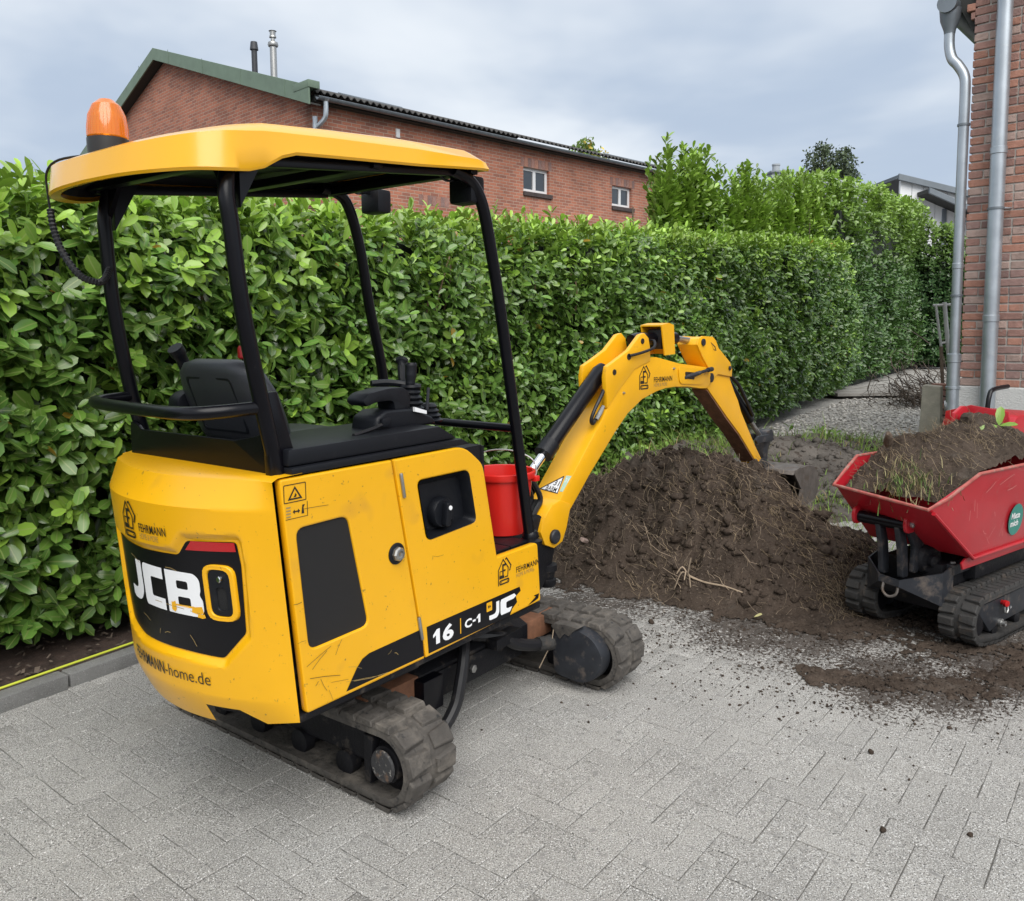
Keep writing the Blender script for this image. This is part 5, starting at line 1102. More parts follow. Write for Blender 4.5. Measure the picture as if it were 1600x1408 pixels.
ext('cover_plate', rpoly([(1.255, 1.358), (1.58, 1.326), (1.60, 1.262), (1.53, 1.232), (1.275, 1.252)], .03), -.094, -.089, 'yellow_arm', boom, bw=.002)
mk('cover_slot', mapped(fill2d([rpoly([(1.33, 1.322), (1.44, 1.312), (1.44, 1.268), (1.335, 1.280)], .01)]), lambda a, b, c: bp_(a, b, -.0955)), 'print_black', boom, None)
mk('hose_fitting', merge([TB([bp_(1.33, 1.285, -.085), bp_(1.42, 1.300, -.105), bp_(1.47, 1.310, -.115)], .013, 10), TB([bp_(1.47, 1.310, -.115), bp_(1.56, 1.322, -.118)], .010, 8), TB([bp_(1.56, 1.322, -.118), bp_(1.62, 1.325, -.112)], .015, 8)]), 'steel_dark', boom)
logo('company_logo', .852, 1.242, .130, lambda a, b: bp_(a, b, -.0896), boom, 1.000, .195)
# sticker on the rear face of the boom
def rf(a, b, c=0): # a across (+ to the right), b up the rear face from (.17,.755)
    du = math.hypot(.19, .2); return bp_(.17 + b * .19 / du - (.0016 + c) * .72, .755 + b * .2 / du + (.0016 + c) * .69, -a)
stk = mk('sticker', mapped(fill2d([[(-.072, .015), (.058, .004), (.042, .115)]]), lambda a, b, c: rf(a, b)), 'decal_white', boom, None)
mk('sticker_edge', mapped(fill2d([[(-.072, .015), (.058, .004), (.042, .115)], [(-.058, .019), (.052, .009), (.038, .102)]]), lambda a, b, c: rf(a, b, .0008)), 'steel_dark', stk, None)
mk('sticker_text', mapped(text2d('31', .032, .034, .01), lambda a, b, c: rf(.003 + a, .050 + b - a * .1, .001)), 'print_black', stk, None)
mk('sticker_text', mapped(text2d('BABM', .028, .070, .005), lambda a, b, c: rf(-.030 + a, .017 + b - a * .1, .001)), 'print_black', stk, None)
s2 = mk('sticker', mapped(fill2d([[(.062, .018), (.082, .020), (.086, .118), (.052, .116)]]), lambda a, b, c: rf(a, b)), 'decal_mint', boom, None)
mk('sticker_text', mapped(text2d('31', .026, .022, .01), lambda a, b, c: rf(.060 + a, .075 + b, .001)), 'print_white', s2, None)
# boom light in its guard
gd = mk('light_guard', merge([PR([(1.085, 1.600), (1.16, 1.612), (1.215, 1.600), (1.215, 1.592), (1.16, 1.604), (1.085, 1.592)], -.085, .06, bf), PR([(1.085, 1.592), (1.16, 1.604), (1.215, 1.592), (1.232, 1.43), (1.12, 1.425)], -.0855, -.0775, bf), PR([(1.085, 1.592), (1.16, 1.604), (1.215, 1.592), (1.232, 1.43), (1.12, 1.425)], .052, .06, bf), PR([(1.205, 1.592), (1.2145, 1.592), (1.2315, 1.43), (1.222, 1.43)], -.0775, .052, bf)]), 'yellow_arm', boom, None)
mk('boom_light', mk and PR([(1.12, 1.46), (1.12, 1.575), (1.19, 1.58), (1.19, 1.46)], -.06, .035, bf, bw=.01), 'hose', gd)
mk('light_wire', TB(smooth_path([bp_(.74, 1.435, -.10), bp_(.83, 1.45, -.12), bp_(.94, 1.475, -.125), bp_(1.0, 1.51, -.09), bp_(1.04, 1.51, -.03)], 5), .008, 8), 'hose', boom)
# boom ram behind the boom
ram = mk('boom_ram', TB([bp_(.132, .962, 0), bp_(.14, .970, 0), bp_(.60, 1.345, 0), bp_(.635, 1.372, 0)], [.036, .046, .046, .034], 18), 'black_paint', ex)
mk('ram_rod', TB([bp_(-.07, .80, 0), bp_(.14, .968, 0)], .024, 16), 'chrome', ram)
mk('ram_gland', TB([bp_(.128, .958, 0), bp_(.19, 1.008, 0)], .050, 18), 'black_plastic', ram)
mk('ram_hose', TB(smooth_path([bp_(.60, 1.30, -.05), bp_(.52, 1.24, -.078), bp_(.455, 1.17, -.082), bp_(.43, 1.115, -.075), bp_(.45, 1.09, -.07), bp_(.49, 1.13, -.07)], 6), .010, 8), 'hose', ram)
mk('hose_coupling', TB([bp_(.47, 1.11, -.078), bp_(.50, 1.145, -.08), bp_(.53, 1.175, -.078)], [.012, .014, .010], 8), 'steel', ram)
for n_ in (-.03, .03): mk('boom_hose', TB(smooth_path([bp_(-.02, .62, n_), bp_(.03, .69, n_), bp_(.07, .75, n_), bp_(.0, .86, n_)], 5), .014, 8), 'hose', ex)
# kingpost
mk('kingpost', PR([(-.20, .30), (-.20, .56), (-.06, .66), (.02, .68), (.09, .62), (.155, .60), (.165, .52), (.12, .46), (.10, .38), (.02, .30)], -.075, .075, bf, bw=.012), 'dark_frame', ex)
mk('kingpost_arm', BX(.15, .62, -.16, .12, .34, .44, bw=.01), 'dark_frame', ex)
mk('kingpost_arm', BX(.15, .60, -.14, .10, .56, .64, bw=.01), 'dark_frame', ex)
mk('boom_pivot_pin', LT([(.036, 0), (.036, .012), (.030, .018), (.014, .020), (0, .018)], bp_(.098, .560, -.094), (-math.sin(BA), -math.cos(BA), 0), 18), 'steel_dark', ex)
mk('kingpost_nut', LT([(.045, .30), (.05, .31), (.05, .335), (.04, .34), (.045, .375), (.055, .38), (.055, .41), (.03, .42)], bp_(.10, .0, -.04), (0, 0, 1), 14), 'dark_frame', ex)
# dipper arm
ARM = [(1.50, 1.478), (1.515, 1.512), (1.56, 1.526), (1.69, 1.520), (1.725, 1.498), (1.76, 1.45), (1.918, 1.352), (1.945, 1.31), (1.944, 1.245), (2.01, 1.155), (2.062, 1.095), (2.109, 1.015), (2.32, .765), (2.425, .655), (2.44, .615), (2.42, .585), (2.375, .585), (2.335, .655), (2.085, .872), (1.907, 1.002), (1.80, 1.085), (1.665, 1.19), (1.615, 1.225), (1.625, 1.29), (1.655, 1.315), (1.58, 1.375)]
arm = ext('dipper_arm', ARM, -.066, .052, 'yellow_arm', bw=.005)
mk('arm_mud', PR([(1.655, 1.192), (1.805, 1.076), (1.907, .996), (2.085, .866), (2.335, .649), (2.33, .644), (2.08, .860), (1.90, .99), (1.80, 1.07), (1.65, 1.187)], -.062, .048, bf), 'rust', arm, None)  # thin brown strip along the underside edge of the arm
for n0 in (-.078, .052): ext('arm_cheek', [(1.50, 1.478), (1.515, 1.515), (1.56, 1.530), (1.69, 1.524), (1.73, 1.50), (1.765, 1.452), (1.92, 1.355), (1.95, 1.31), (1.946, 1.26), (1.76, 1.285), (1.68, 1.245), (1.63, 1.285), (1.66, 1.315), (1.58, 1.385)], n0, n0 + .012, 'yellow_arm', arm, bw=.003)
for a, b, r in ((1.565, 1.492, .022), (1.91, 1.318, .014), (1.665, 1.268, .030)):
    mk('arm_pin', LT([(r, 0), (r, .008), (r * .6, .010), (0, .008)], bp_(a, b, -.079), (-math.sin(BA), -math.cos(BA), 0), 14), 'steel_dark', arm)
bflat('arm_sticker', [[(1.66, 1.492), (1.70, 1.44), (1.735, 1.435), (1.72, 1.462)], [(1.668, 1.482), (1.70, 1.445), (1.724, 1.441), (1.712, 1.458)]], 'scratch', arm, -.0795)
dr = mk('dipper_ram', TB([bp_(.90, 1.518, 0), bp_(.95, 1.520, 0), bp_(1.36, 1.520, 0)], [.03, .038, .038], 16), 'black_paint', ex)
mk('ram_rod', TB([bp_(1.36, 1.520, 0), bp_(1.57, 1.497, 0)], .020, 12), 'steel', dr)
br = mk('bucket_ram', TB([bp_(1.96, 1.275, 0), bp_(2.0, 1.235, 0), bp_(2.36, .935, 0)], [.026, .034, .036], 14), 'black_paint', ex)
mk('ram_rod', TB([bp_(2.36, .935, 0), bp_(2.53, .80, 0)], .018, 10), 'steel', br)
mk('ram_hose', TB(smooth_path([bp_(1.98, 1.28, -.03), bp_(2.09, 1.20, -.05), bp_(2.20, 1.09, -.05), bp_(2.33, .97, -.04)], 4), .012, 8), 'hose', br)
for n0 in (-.075, .045): ext('bucket_link', rpoly([(2.32, .80), (2.36, .825), (2.53, .82), (2.60, .79), (2.57, .765), (2.52, .77), (2.40, .775), (2.345, .77)], .01), n0, n0 + .02, 'steel_dark', ex, bw=.003)
ext('bucket_tipping_link', rpoly([(2.53, .84), (2.62, .85), (2.655, .80), (2.60, .77), (2.56, .70), (2.545, .60), (2.49, .60), (2.485, .68), (2.51, .76)], .02), -.05, .03, 'steel_dark', ex, bw=.006)
# bucket, mouth turned back to the machine
prof = [(2.47, .572), (2.56, .585), (2.70, .590), (2.80, .572), (2.87, .52), (2.895, .45), (2.88, .385), (2.83, .345), (2.62, .315), (2.55, .31)]
def offs_poly(p, w_): return stroke(p, w_)
bk_ = mk('bucket', PR(offs_poly(prof, .016), -.27, .27, bf, bw=.002), 'worn_steel', ex, 30)
for n0 in (-.284, .270): mk('bucket_side', PR([(2.47, .575), (2.56, .592), (2.71, .597), (2.81, .578), (2.88, .525), (2.905, .45), (2.89, .38), (2.835, .336), (2.62, .306), (2.54, .30), (2.60, .44)], n0, n0 + .014, bf, bw=.002), 'worn_steel', bk_, None)
mk('bucket_lip', PR([(2.46, .560), (2.475, .588), (2.58, .602), (2.60, .588)], -.285, .285, bf, bw=.004), 'worn_steel', bk_)
for n0 in (-.075, .045): ext('bucket_ear', [(2.36, .60), (2.40, .66), (2.46, .66), (2.56, .60), (2.62, .60), (2.60, .585), (2.45, .565)], n0, n0 + .018, 'steel_dark', bk_, bw=.003)

# ---- undercarriage
def belt_loop(va, vb, zc, r, zc2=None, n=14):
    """closed loop of (v,z,nv,nz) for a belt round two wheels"""
    zc2 = zc if zc2 is None else zc2; o = []
    for i in range(n + 1): q = math.pi * 1.5 - math.pi * i / n; o.append((va + r + r * math.cos(q), zc + r * math.sin(q), math.cos(q), math.sin(q)))
    m = 26
    for i in range(1, m): t = i / m; o.append((va + r + (vb - va - 2 * r) * t, zc + r + (zc2 - zc) * t - .008 * math.sin(t * math.pi), 0, 1))
    for i in range(n + 1): q = math.pi * .5 - math.pi * i / n; o.append((vb - r + r * math.cos(q), zc2 + r * math.sin(q), math.cos(q), math.sin(q)))
    for i in range(1, m): t = i / m; o.append((vb - r + (va - vb + 2 * r) * t, zc2 - r + (zc - zc2) * t, 0, -1))
    return o
def resample(lp, step, k=None):
    L = [0]
    for a, b in zip(lp, lp[1:] + lp[:1]): L.append(L[-1] + math.hypot(b[0] - a[0], b[1] - a[1]))
    tot = L[-1]; k = k or int(round(tot / step)); o = []
    for i in range(k):
        s = tot * i / k; j = max(q for q in range(len(lp)) if L[q] <= s); a = lp[j]; b = lp[(j + 1) % len(lp)]; t = (s - L[j]) / max(1e-6, L[j + 1] - L[j])
        nv, nz_ = a[2] + (b[2] - a[2]) * t, a[3] + (b[3] - a[3]) * t; m = math.hypot(nv, nz_); o.append((a[0] + (b[0] - a[0]) * t, a[1] + (b[1] - a[1]) * t, nv / m, nz_ / m))
    return o
def belt(parent, name, lp, w0, w1, th, mat, place, lug_h, lug_step, fr=.5, slot=True, taper=.8):
    """rubber belt across w0..w1 with two staggered rows of tread lugs; place(w, v, z) -> local xyz"""
    bm = bmesh.new(); sec = [(w0, 0), (w0 + .006, .008), (w1 - .006, .008), (w1, 0), (w1, -th), (w0, -th)]; n = len(lp); R = []
    for v, z, a, b in lp: R.append([bm.verts.new(place(w, v + a * (d - .008), z + b * (d - .008))) for w, d in sec])
    for i in range(n):
        A, B = R[i], R[(i + 1) % n]
        for j in range(6): bm.faces.new((A[j], A[(j + 1) % 6], B[(j + 1) % 6], B[j]))
    o = mk(name, bm, mat, parent, 50)
    cen = (w0 + w1) / 2; gap = (w1 - w0) * .06
    pts = resample(lp, lug_step); k = len(pts)
    for i, (v, z, a, b) in enumerate(pts):
        for row in (0, 1):
            if row: v2, z2, a2, b2 = [(p + q) / 2 for p, q in zip(pts[i], pts[(i + 1) % k])]; m = math.hypot(a2, b2); a2, b2 = a2 / m, b2 / m; ws = (cen + gap, w1 + .004)
            else: v2, z2, a2, b2 = v, z, a, b; ws = (w0 - .004, cen - gap)
            tv_, tz_ = b2, -a2; hl = lug_step * .478; bm = bmesh.new(); V = []
            inner = ws[1] if row == 0 else ws[0]
            for h, sh in ((-.004, 1.0), (lug_h, .80)):
                for w, e in ((ws[0], -1), (ws[1], -1), (ws[1], 1), (ws[0], 1)):
                    nar = taper if w == inner else 1.0; x = e * hl * sh * nar; ww = w + (.004 if w == ws[0] else -.004) * (1 if h > 0 else 0)
                    V.append(bm.verts.new(place(ww, v2 + tv_ * x + a2 * h + random.uniform(-.0015, .0015), z2 + tz_ * x + b2 * h + random.uniform(-.0015, .0015))))
            for f in ((4, 5, 6, 7), (0, 1, 5, 4), (1, 2, 6, 5), (2, 3, 7, 6), (3, 0, 4, 7)): bm.faces.new([V[q] for q in f])
            bmesh.ops.recalc_face_normals(bm, faces=bm.faces[:]); bev(bm, lug_h * .2, 1, 25)
            mk('tread_lug', bm, mat, o, None)
    return o
random.seed(3)
for (ua, ub, ve) in ((-.713, -.497, -.615), (.492, .708, -.685)):
    lp = belt_loop(ve, ve + 1.46, .150, .134)
    P_ = lambda w, v, z: (w, v, z)
    belt(ex, 'rubber_track', lp, ua, ub, .022, 'rubber', P_, .016, .082)
    uc_ = (ua + ub) / 2
    mk('track_frame', merge([PR([(ve + .24, .20), (ve + .30, .245), (ve + 1.16, .245), (ve + 1.22, .20), (ve + 1.20, .11), (ve + .26, .11)], uc_ - .055, uc_ + .055, lambda a, b, d: (d, a, b), bw=.008)]), 'dark_frame', ex, None)
    for k in range(4): mk('track_roller', LT([(.03, -.075), (.045, -.07), (.045, -.03), (.03, -.025), (.03, .025), (.045, .03), (.045, .07), (.03, .075)], (uc_, ve + .36 + k * .25, .078), (1, 0, 0), 16), 'dark_frame', ex)
    for vv in (ve + .135, ve + 1.325):
        wh = mk('track_wheel', LT([(.03, -.09), (.062, -.085), (.068, -.06), (.105, -.04), (.112, -.03), (.112, .03), (.105, .04), (.068, .06), (.062, .085), (.03, .09)], (uc_, vv, .150), (1, 0, 0), 26), 'dark_frame', ex)
        if ua < 0: mk('wheel_hub', LT([(.052, 0), (.056, -.006), (.050, -.012), (.020, -.014), (0, -.014)], (uc_ - .092, vv, .150), (1, 0, 0), 22), 'chipped_hub', wh)
    mk('mud_scraper', PR([(ve + .19, .23), (ve + .235, .23), (ve + .235, .07), (ve + .205, .06)], uc_ - .09, uc_ - .05, lambda a, b, d: (d, a, b), bw=.004), 'dark_frame', ex)
mk('motor_cover', PR(rpoly([(-.385, .272), (-.50, .290), (-.60, .262), (-.652, .185), (-.63, .10), (-.55, .044), (-.392, .056)], .045), .418, .50, lambda a, b, d: (d, a, b), bw=.016), 'steel_dark', ex)
mk('caked_mud', PR([(-.385, .277), (-.40, .292), (-.47, .297), (-.53, .294), (-.50, .272), (-.48, .248), (-.455, .255), (-.43, .225), (-.41, .25)], .413, .47, lambda a, b, d: (d, a, b), bw=.004), 'rubber', ex)
mk('chassis', PR([(-.30, .175), (-.30, .285), (-.18, .34), (.22, .34), (.30, .285), (.30, .175)], -.34, .36, lambda a, b, d: (d, a, b), bw=.01), 'dark_frame', ex)
mk('cross_tube', BX(-.36, .30, -.31, -.16, .165, .272, bw=.008), 'dark_frame', ex)
mk('cross_tube', BX(-.36, .30, .16, .30, .165, .272, bw=.008), 'dark_frame', ex)
for s_, y0 in ((-1, -.295), (1, -.295), (-1, .18), (1, .18)): mk('sliding_beam', BX(min(s_ * .30, s_ * .60), max(s_ * .30, s_ * .60), y0, y0 + .115, .19, .285, bw=.006), 'rust', ex)
mk('beam_block', BX(-.36, -.25, -.345, -.13, .15, .278, bw=.008), 'black_paint', ex)
mk('chassis_bolt', LT([(.017, 0), (.017, .012), (.008, .014), (0, .013)], (-.04, -.3105, .218), (0, -1, 0), 6), 'steel', ex, smooth=15)
mk('slew_ring', LT([(.26, .335), (.27, .345), (.27, .40), (.25, .43)], (0, 0, 0), (0, 0, 1), 32), 'dark_frame', ex)
mk('track_hose', TB(smooth_path([(.02, -.26, .325), (.12, -.33, .305), (.20, -.35, .255), (.29, -.36, .222), (.37, -.37, .205), (.43, -.38, .195)], 5), .026, 10), 'hose', ex)
mk('hose_sleeve', TB([(.34, -.365, .212), (.40, -.375, .200), (.405, -.376, .199), (.43, -.38, .195)], [.030, .031, .034, .034], 10), 'rubber_dark', ex)
mk('track_hose', TB(smooth_path([(-.08, -.30, .36), (-.13, -.345, .31), (-.17, -.36, .22), (-.215, -.365, .13), (-.30, -.36, .07), (-.45, -.35, .10)], 5), .024, 10), 'hose', ex)
mk('chassis_guard', PR([(.05, -.37), (.05, -.31), (.22, -.30), (.24, -.36)], .272, .318, lambda a, b, d: (a, b, d), bw=.006), 'dark_frame', ex)
mk('dangling_root', TB(smooth_path([(.412, -.40, .262), (.405, -.392, .20), (.398, -.37, .15), (.38, -.345, .085)], 4), .0025, 5), 'root', ex)

# ---- red bucket standing on the floor plate
pail = empty('red_pail', (0, 0, 0), 0)
pm_ = Matrix.Translation((-0.39377, 3.48579, 0)) @ Matrix.Rotation(EXA, 4, 'Z'); pw = pm_ @ Vector((.212, -.275, .7295)); pail.location = pw; pail.rotation_euler = (0, 0, EXA)
tag(pail, 'red plastic bucket standing on the excavator footplate', 'bucket')
mk('body', LT([(.098, 0), (.104, .004), (.130, .235), (.142, .236), (.145, .242), (.145, .262), (.141, .266), (.132, .264), (.127, .235), (.100, .008), (0, .008)], (0, 0, 0), (0, 0, 1), 36), 'red_plastic', pail)
mk('handle', TB(smooth_path([(.06, -.130, .243), (.062, -.137, .262), (.05, -.125, .315), (.025, -.065, .345), (0, .0, .352), (-.02, .065, .342), (-.04, .125, .31), (-.055, .138, .26), (-.055, .132, .243)], 5), .0032, 6), 'alu', pail)
for y_ in (-.134, .134): mk('handle_lug', BX(-.06 if y_ > 0 else .045, -.04 if y_ > 0 else .075, y_ - .012, y_ + .012, .222, .245, bw=.004), 'red_plastic', pail)

# ================================================================== THE RED DUMPER
DA = math.atan2(-math.cos(math.radians(53)), -math.sin(math.radians(53)))
DO = (2.18444, 4.30117, 0)
du = empty('tracked_dumper', DO, DA)
tag(du, 'red tracked mini dumper loaded with soil at the right edge', 'dumper')
DM = Matrix.Translation(DO) @ Matrix.Rotation(DA, 4, 'Z')
def dpt(name, bm, mat, parent=du, sm=35): return mk(name, bm, mat, parent, sm)
ln_, lf_ = (.545, .265, .742), (.455, -.268, .770)
kn_, kf_ = (.199, .335, .880), (.190, -.300, .890)
rn_, rf_ = (-.62, .335, .868), (-.62, -.300, .880)
bn_, bf_ = (.140, .295, .445), (.140, -.245, .450); rbn, rbf = (-.58, .295, .432), (-.58, -.245, .440)
bm = bmesh.new(); V = {k: bm.verts.new(p) for k, p in dict(ln=ln_, lf=lf_, kn=kn_, kf=kf_, rn=rn_, rf=rf_, bn=bn_, bf=bf_, rbn=rbn, rbf=rbf).items()}
for f in (('ln', 'lf', 'bf', 'bn'), ('bn', 'bf', 'rbf', 'rbn'), ('ln', 'bn', 'rbn', 'rn', 'kn'), ('lf', 'kf', 'rf', 'rbf', 'bf'), ('rn', 'rbn', 'rbf', 'rf')): bm.faces.new([V[q] for q in f])
bmesh.ops.recalc_face_normals(bm, faces=bm.faces[:]); bmesh.ops.bevel(bm, geom=[e for e in bm.edges if len(e.link_faces) == 2], offset=.018, segments=3, profile=.5, affect='EDGES')
bmesh.ops.solidify(bm, geom=bm.faces[:], thickness=.006)
skip = dpt('skip', bm, 'red_paint', sm=30)
dpt('skip_rim', TB(smooth_path([rf_, kf_], 1)[:1] + [Vector(kf_), Vector(kf_) * .5 + Vector(lf_) * .5 + Vector((0, 0, .004)), Vector(lf_), Vector(lf_) * .5 + Vector(ln_) * .5, Vector(ln_), Vector(ln_) * .62 + Vector(kn_) * .38 + Vector((0, 0, -.012)), Vector(kn_), Vector(rn_)], .0085, 8), 'red_worn', skip)
def sidey(z, off=.004): return .295 + .04 * (z - .445) / .43 + off
# pressed edge of the side wall and lower flange
dpt('side_fold', TB([(.515, sidey(.72) + .0 - .048, .722), (.150, sidey(.452, .002), .452), (-.58, sidey(.445, .002), .440)], .010, 8), 'red_paint', skip)
dpt('lower_flange', PR([(.165, .448), (-.58, .436), (-.58, .385), (.19, .395), (.205, .43)], .262, .272, lambda a, b, d: (a, d, b), bw=.003), 'red_paint', skip)
ic = (-.275, .586); R0 = .083
dec = dpt('round_sticker', mapped(fill2d([circ(ic[0], ic[1], R0, 40)]), lambda a, b, c: (a, sidey(b, .0075), b)), 'decal_green', skip, None)
dpt('sticker_text', mapped(text2d('Miete', .032, .098, .025), lambda a, b, c: (-.217 - a, sidey(.593 + b, .0088), .593 + b)), 'print_white', dec, None)
dpt('sticker_text', mapped(text2d('mich', .032, .090, .025), lambda a, b, c: (-.215 - a, sidey(.553 + b, .0088), .553 + b)), 'print_white', dec, None)
random.seed(21)
for a, b, l, an in ((.12, .78, .10, 2.7), (-.02, .80, .16, 2.9), (-.12, .76, .10, 3.0), (.22, .70, .06, 1.4), (.18, .66, .08, 1.3), (.05, .56, .05, .5), (.02, .53, .08, 2.4), (-.10, .52, .08, 2.0), (.0, .50, .06, .8), (.26, .66, .05, 1.5), (-.02, .64, .03, 1.0), (-.14, .52, .03, 1.2)):
    pts = [(a, b), (a - l * .5 * math.cos(an) * -1, b + l * .5 * math.sin(an) + random.uniform(-.006, .006)), (a + l * math.cos(an), b + l * math.sin(an))]
    dpt('scratch', mapped(fill2d([stroke(pts, random.uniform(.0015, .003))]), lambda x, y, c: (x, sidey(y, .0078), y)), 'scratch_red', skip, None)
# hinge, arms, bumper
hg = dpt('hinge_tube', TB([(.372, -.175, .612), (.365, .085, .606)], .030, 16), 'black_paint')
for y0 in (-.185, .085):
    dpt('hinge_lug', PR(rpoly([(.335, .575), (.41, .575), (.425, .625), (.41, .66), (.345, .67)], .02), y0, y0 + .018, lambda a, b, d: (a, d, b), bw=.003), 'red_paint')
dpt('hinge_bolt', LT([(.016, 0), (.016, .012), (.010, .016), (0, .016)], (.375, .104, .618), (0, 1, 0), 10), 'steel', hg)
for y0 in (-.075, .025): dpt('lift_arm', PR(rpoly([(.395, .60), (.345, .60), (.305, .50), (.285, .33), (.345, .33), (.36, .47)], .012), y0, y0 + .028, lambda a, b, d: (a, d, b), bw=.004), 'steel_dark')
dpt('brace', PR(rpoly([(.36, .60), (.30, .615), (.06, .52), (.0, .44), (.06, .42), (.20, .48), (.245, .35), (.29, .35), (.28, .48)], .012), .055, .080, lambda a, b, d: (a, d, b), bw=.004), 'steel_dark')
bs_ = dpt('pivot_boss', LT([(.034, 0), (.036, .03), (.028, .04), (.018, .042), (.018, .055), (0, .055)], (.150, .082, .508), (0, 1, 0), 16), 'steel')
dpt('drive_motor', LT([(.08, 0), (.08, .05), (.062, .07), (.035, .072), (.03, .095), (.012, .10), (0, .10)], (.16, .05, .405), (.35, 1, 0), 20), 'dark_frame')
bm = bmesh.new(); pl_ = [(.375, -.055), (.375, .052), (.25, .205), (.15, .21), (.15, -.19), (.25, -.185)]
tp = [.335, .325, .372, .392, .392, .372]; bt = [.298, .290, .205, .215, .215, .205]
A = [bm.verts.new((x, y, z)) for (x, y), z in zip(pl_, tp)]; B = [bm.verts.new((x, y, z)) for (x, y), z in zip(pl_, bt)]
for i in range(6): bm.faces.new((A[i], A[(i + 1) % 6], B[(i + 1) % 6], B[i]))
bm.faces.new(B); bmesh.ops.recalc_face_normals(bm, faces=bm.faces[:]); bmesh.ops.solidify(bm, geom=bm.faces[:], thickness=.008)
bp2 = dpt('bumper', bm, 'steel_dark', sm=None)
dpt('tow_loop', TB(smooth_path([(.368, -.030, .298), (.385, -.026, .26), (.388, .005, .236), (.376, .038, .25), (.362, .042, .29)], 5), .007, 8), 'worn_steel', bp2)
dpt('chassis', BX(-1.0, .20, -.12, .18, .16, .40, bw=.01), 'dark_frame')
dpt('deck_bracket', BX(-.12, .16, .165, .215, .345, .398, bw=.006), 'steel_dark')
for x_ in (.12, -.04): dpt('bracket_bolt', LT([(.013, 0), (.013, .008), (.006, .010), (0, .010)], (x_, .19, .398), (0, 0, 1), 6), 'steel', sm=15)
dpt('deck_plate', BX(-1.1, -.02, .10, .24, .30, .392, bw=.006), 'dark_frame')
# tracks
def hull_loop(circles, k=40):
    pts = [(cx + r * math.cos(2 * math.pi * i / k), cz + r * math.sin(2 * math.pi * i / k)) for cx, cz, r in circles for i in range(k)]
    pts = sorted(set(pts))
    def half_(ps):
        h = []
        for p in ps:
            while len(h) >= 2 and (h[-1][0] - h[-2][0]) * (p[1] - h[-2][1]) - (h[-1][1] - h[-2][1]) * (p[0] - h[-2][0]) <= 0: h.pop()
            h.append(p)
        return h[:-1]
    h = half_(pts) + half_(pts[::-1]); o = []          # counter clockwise
    L = [0]
    for a, b in zip(h, h[1:] + h[:1]): L.append(L[-1] + math.hypot(b[0] - a[0], b[1] - a[1]))
    m = 90
    for i in range(m):
        s = L[-1] * i / m; j = max(q for q in range(len(h)) if L[q] <= s); a, b = h[j], h[(j + 1) % len(h)]; t = (s - L[j]) / max(1e-6, L[j + 1] - L[j])
        o.append([a[0] + (b[0] - a[0]) * t, a[1] + (b[1] - a[1]) * t])
    r = []
    for i in range(m):
        a, b = o[i - 1], o[(i + 1) % m]; tx, tz = b[0] - a[0], b[1] - a[1]; q = math.hypot(tx, tz); r.append((o[i][0], o[i][1], tz / q, -tx / q))
    return r[::-1]
random.seed(8)
for y0, y1 in ((.192, .360), (-.305, -.137)):
    lp = hull_loop([(.135, .150, .112), (-.03, .066, .050), (-.86, .066, .050), (-1.0, .150, .112)])
    belt(du, 'rubber_track', lp, y0, y1, .016, 'rubber_dark', lambda w, v, z: (v, w, z), .016, .056)
    yc = (y0 + y1) / 2; sg = 1 if y0 > 0 else -1
    tfp = dpt('track_frame', PR([(.185, .215), (-.95, .225), (-1.0, .10), (-.07, .085), (.02, .062)], yc - .04, y1 - .022 if sg > 0 else yc + .04, lambda a, b, d: (a, d, b), bw=.006), 'steel_dark')
    for k in range(4): dpt('track_roller', LT([(.02, -.06), (.034, -.055), (.034, .055), (.02, .06)], (-.05 - k * .26, yc, .062), (0, 1, 0), 14), 'dark_frame')
    for x_ in (.135, -1.0): dpt('track_wheel', LT([(.03, -.06), (.088, -.05), (.092, .05), (.03, .06)], (x_, yc, .150), (0, 1, 0), 20), 'dark_frame')
    if sg > 0:
        dpt('shackle_pin', LT([(.012, 0), (.012, .016), (.016, .018), (.016, .034), (0, .036)], (-.095, y1 - .022, .192), (.3, 1, 0), 12), 'red_knob', tfp)
        dpt('shackle', TB([(-.108, y1 - .008, .185), (-.088, y1 - .004, .17), (-.088, y1 - .002, .148), (-.108, y1 - .002, .138), (-.124, y1 - .002, .15), (-.126, y1 - .004, .17)], .006, 8, closed=True), 'steel', tfp)
        dpt('frame_bolt', LT([(.022, 0), (.022, .012), (.014, .014), (.014, .03), (.008, .03), (0, .024)], (-.085, y1 - .022, .088), (0, 1, 0), 12), 'steel', tfp)
        dpt('lettering', mapped(text2d('A', .014, .014), lambda a, b, c: (-.20 - a, y1 - .0205, .135 + b)), 'decal_white', tfp, None)
# engine hood and handle behind the skip
hood = dpt('engine_hood', PR(rpoly([(-.66, .55), (-.66, .98), (-.72, 1.075), (-1.30, 1.055), (-1.38, .95), (-1.38, .55)], [0, .03, .05, .05, .05, 0]), -.27, .12, lambda a, b, d: (a, d, b), bw=.012), 'red_paint')
dpt('hood_flange', PR([(-.44, .93), (-.47, 1.09), (-.56, 1.125), (-.62, 1.12), (-.60, .93)], -.02, .0, lambda a, b, d: (a, d - .10, b), bw=.003), 'red_paint')
dpt('hood_front', PR([(-.26, .90), (.14, .90), (.10, 1.10), (-.10, 1.125), (-.24, 1.08)], -.662, -.65, lambda a, b, d: (d, a, b), bw=.003), 'red_paint')
dpt('control_handle', TB(smooth_path([(-.98, -.15, 1.05), (-1.0, -.15, 1.15), (-1.05, -.15, 1.19), (-1.25, -.15, 1.20)], 5), .014, 10), 'black_paint')

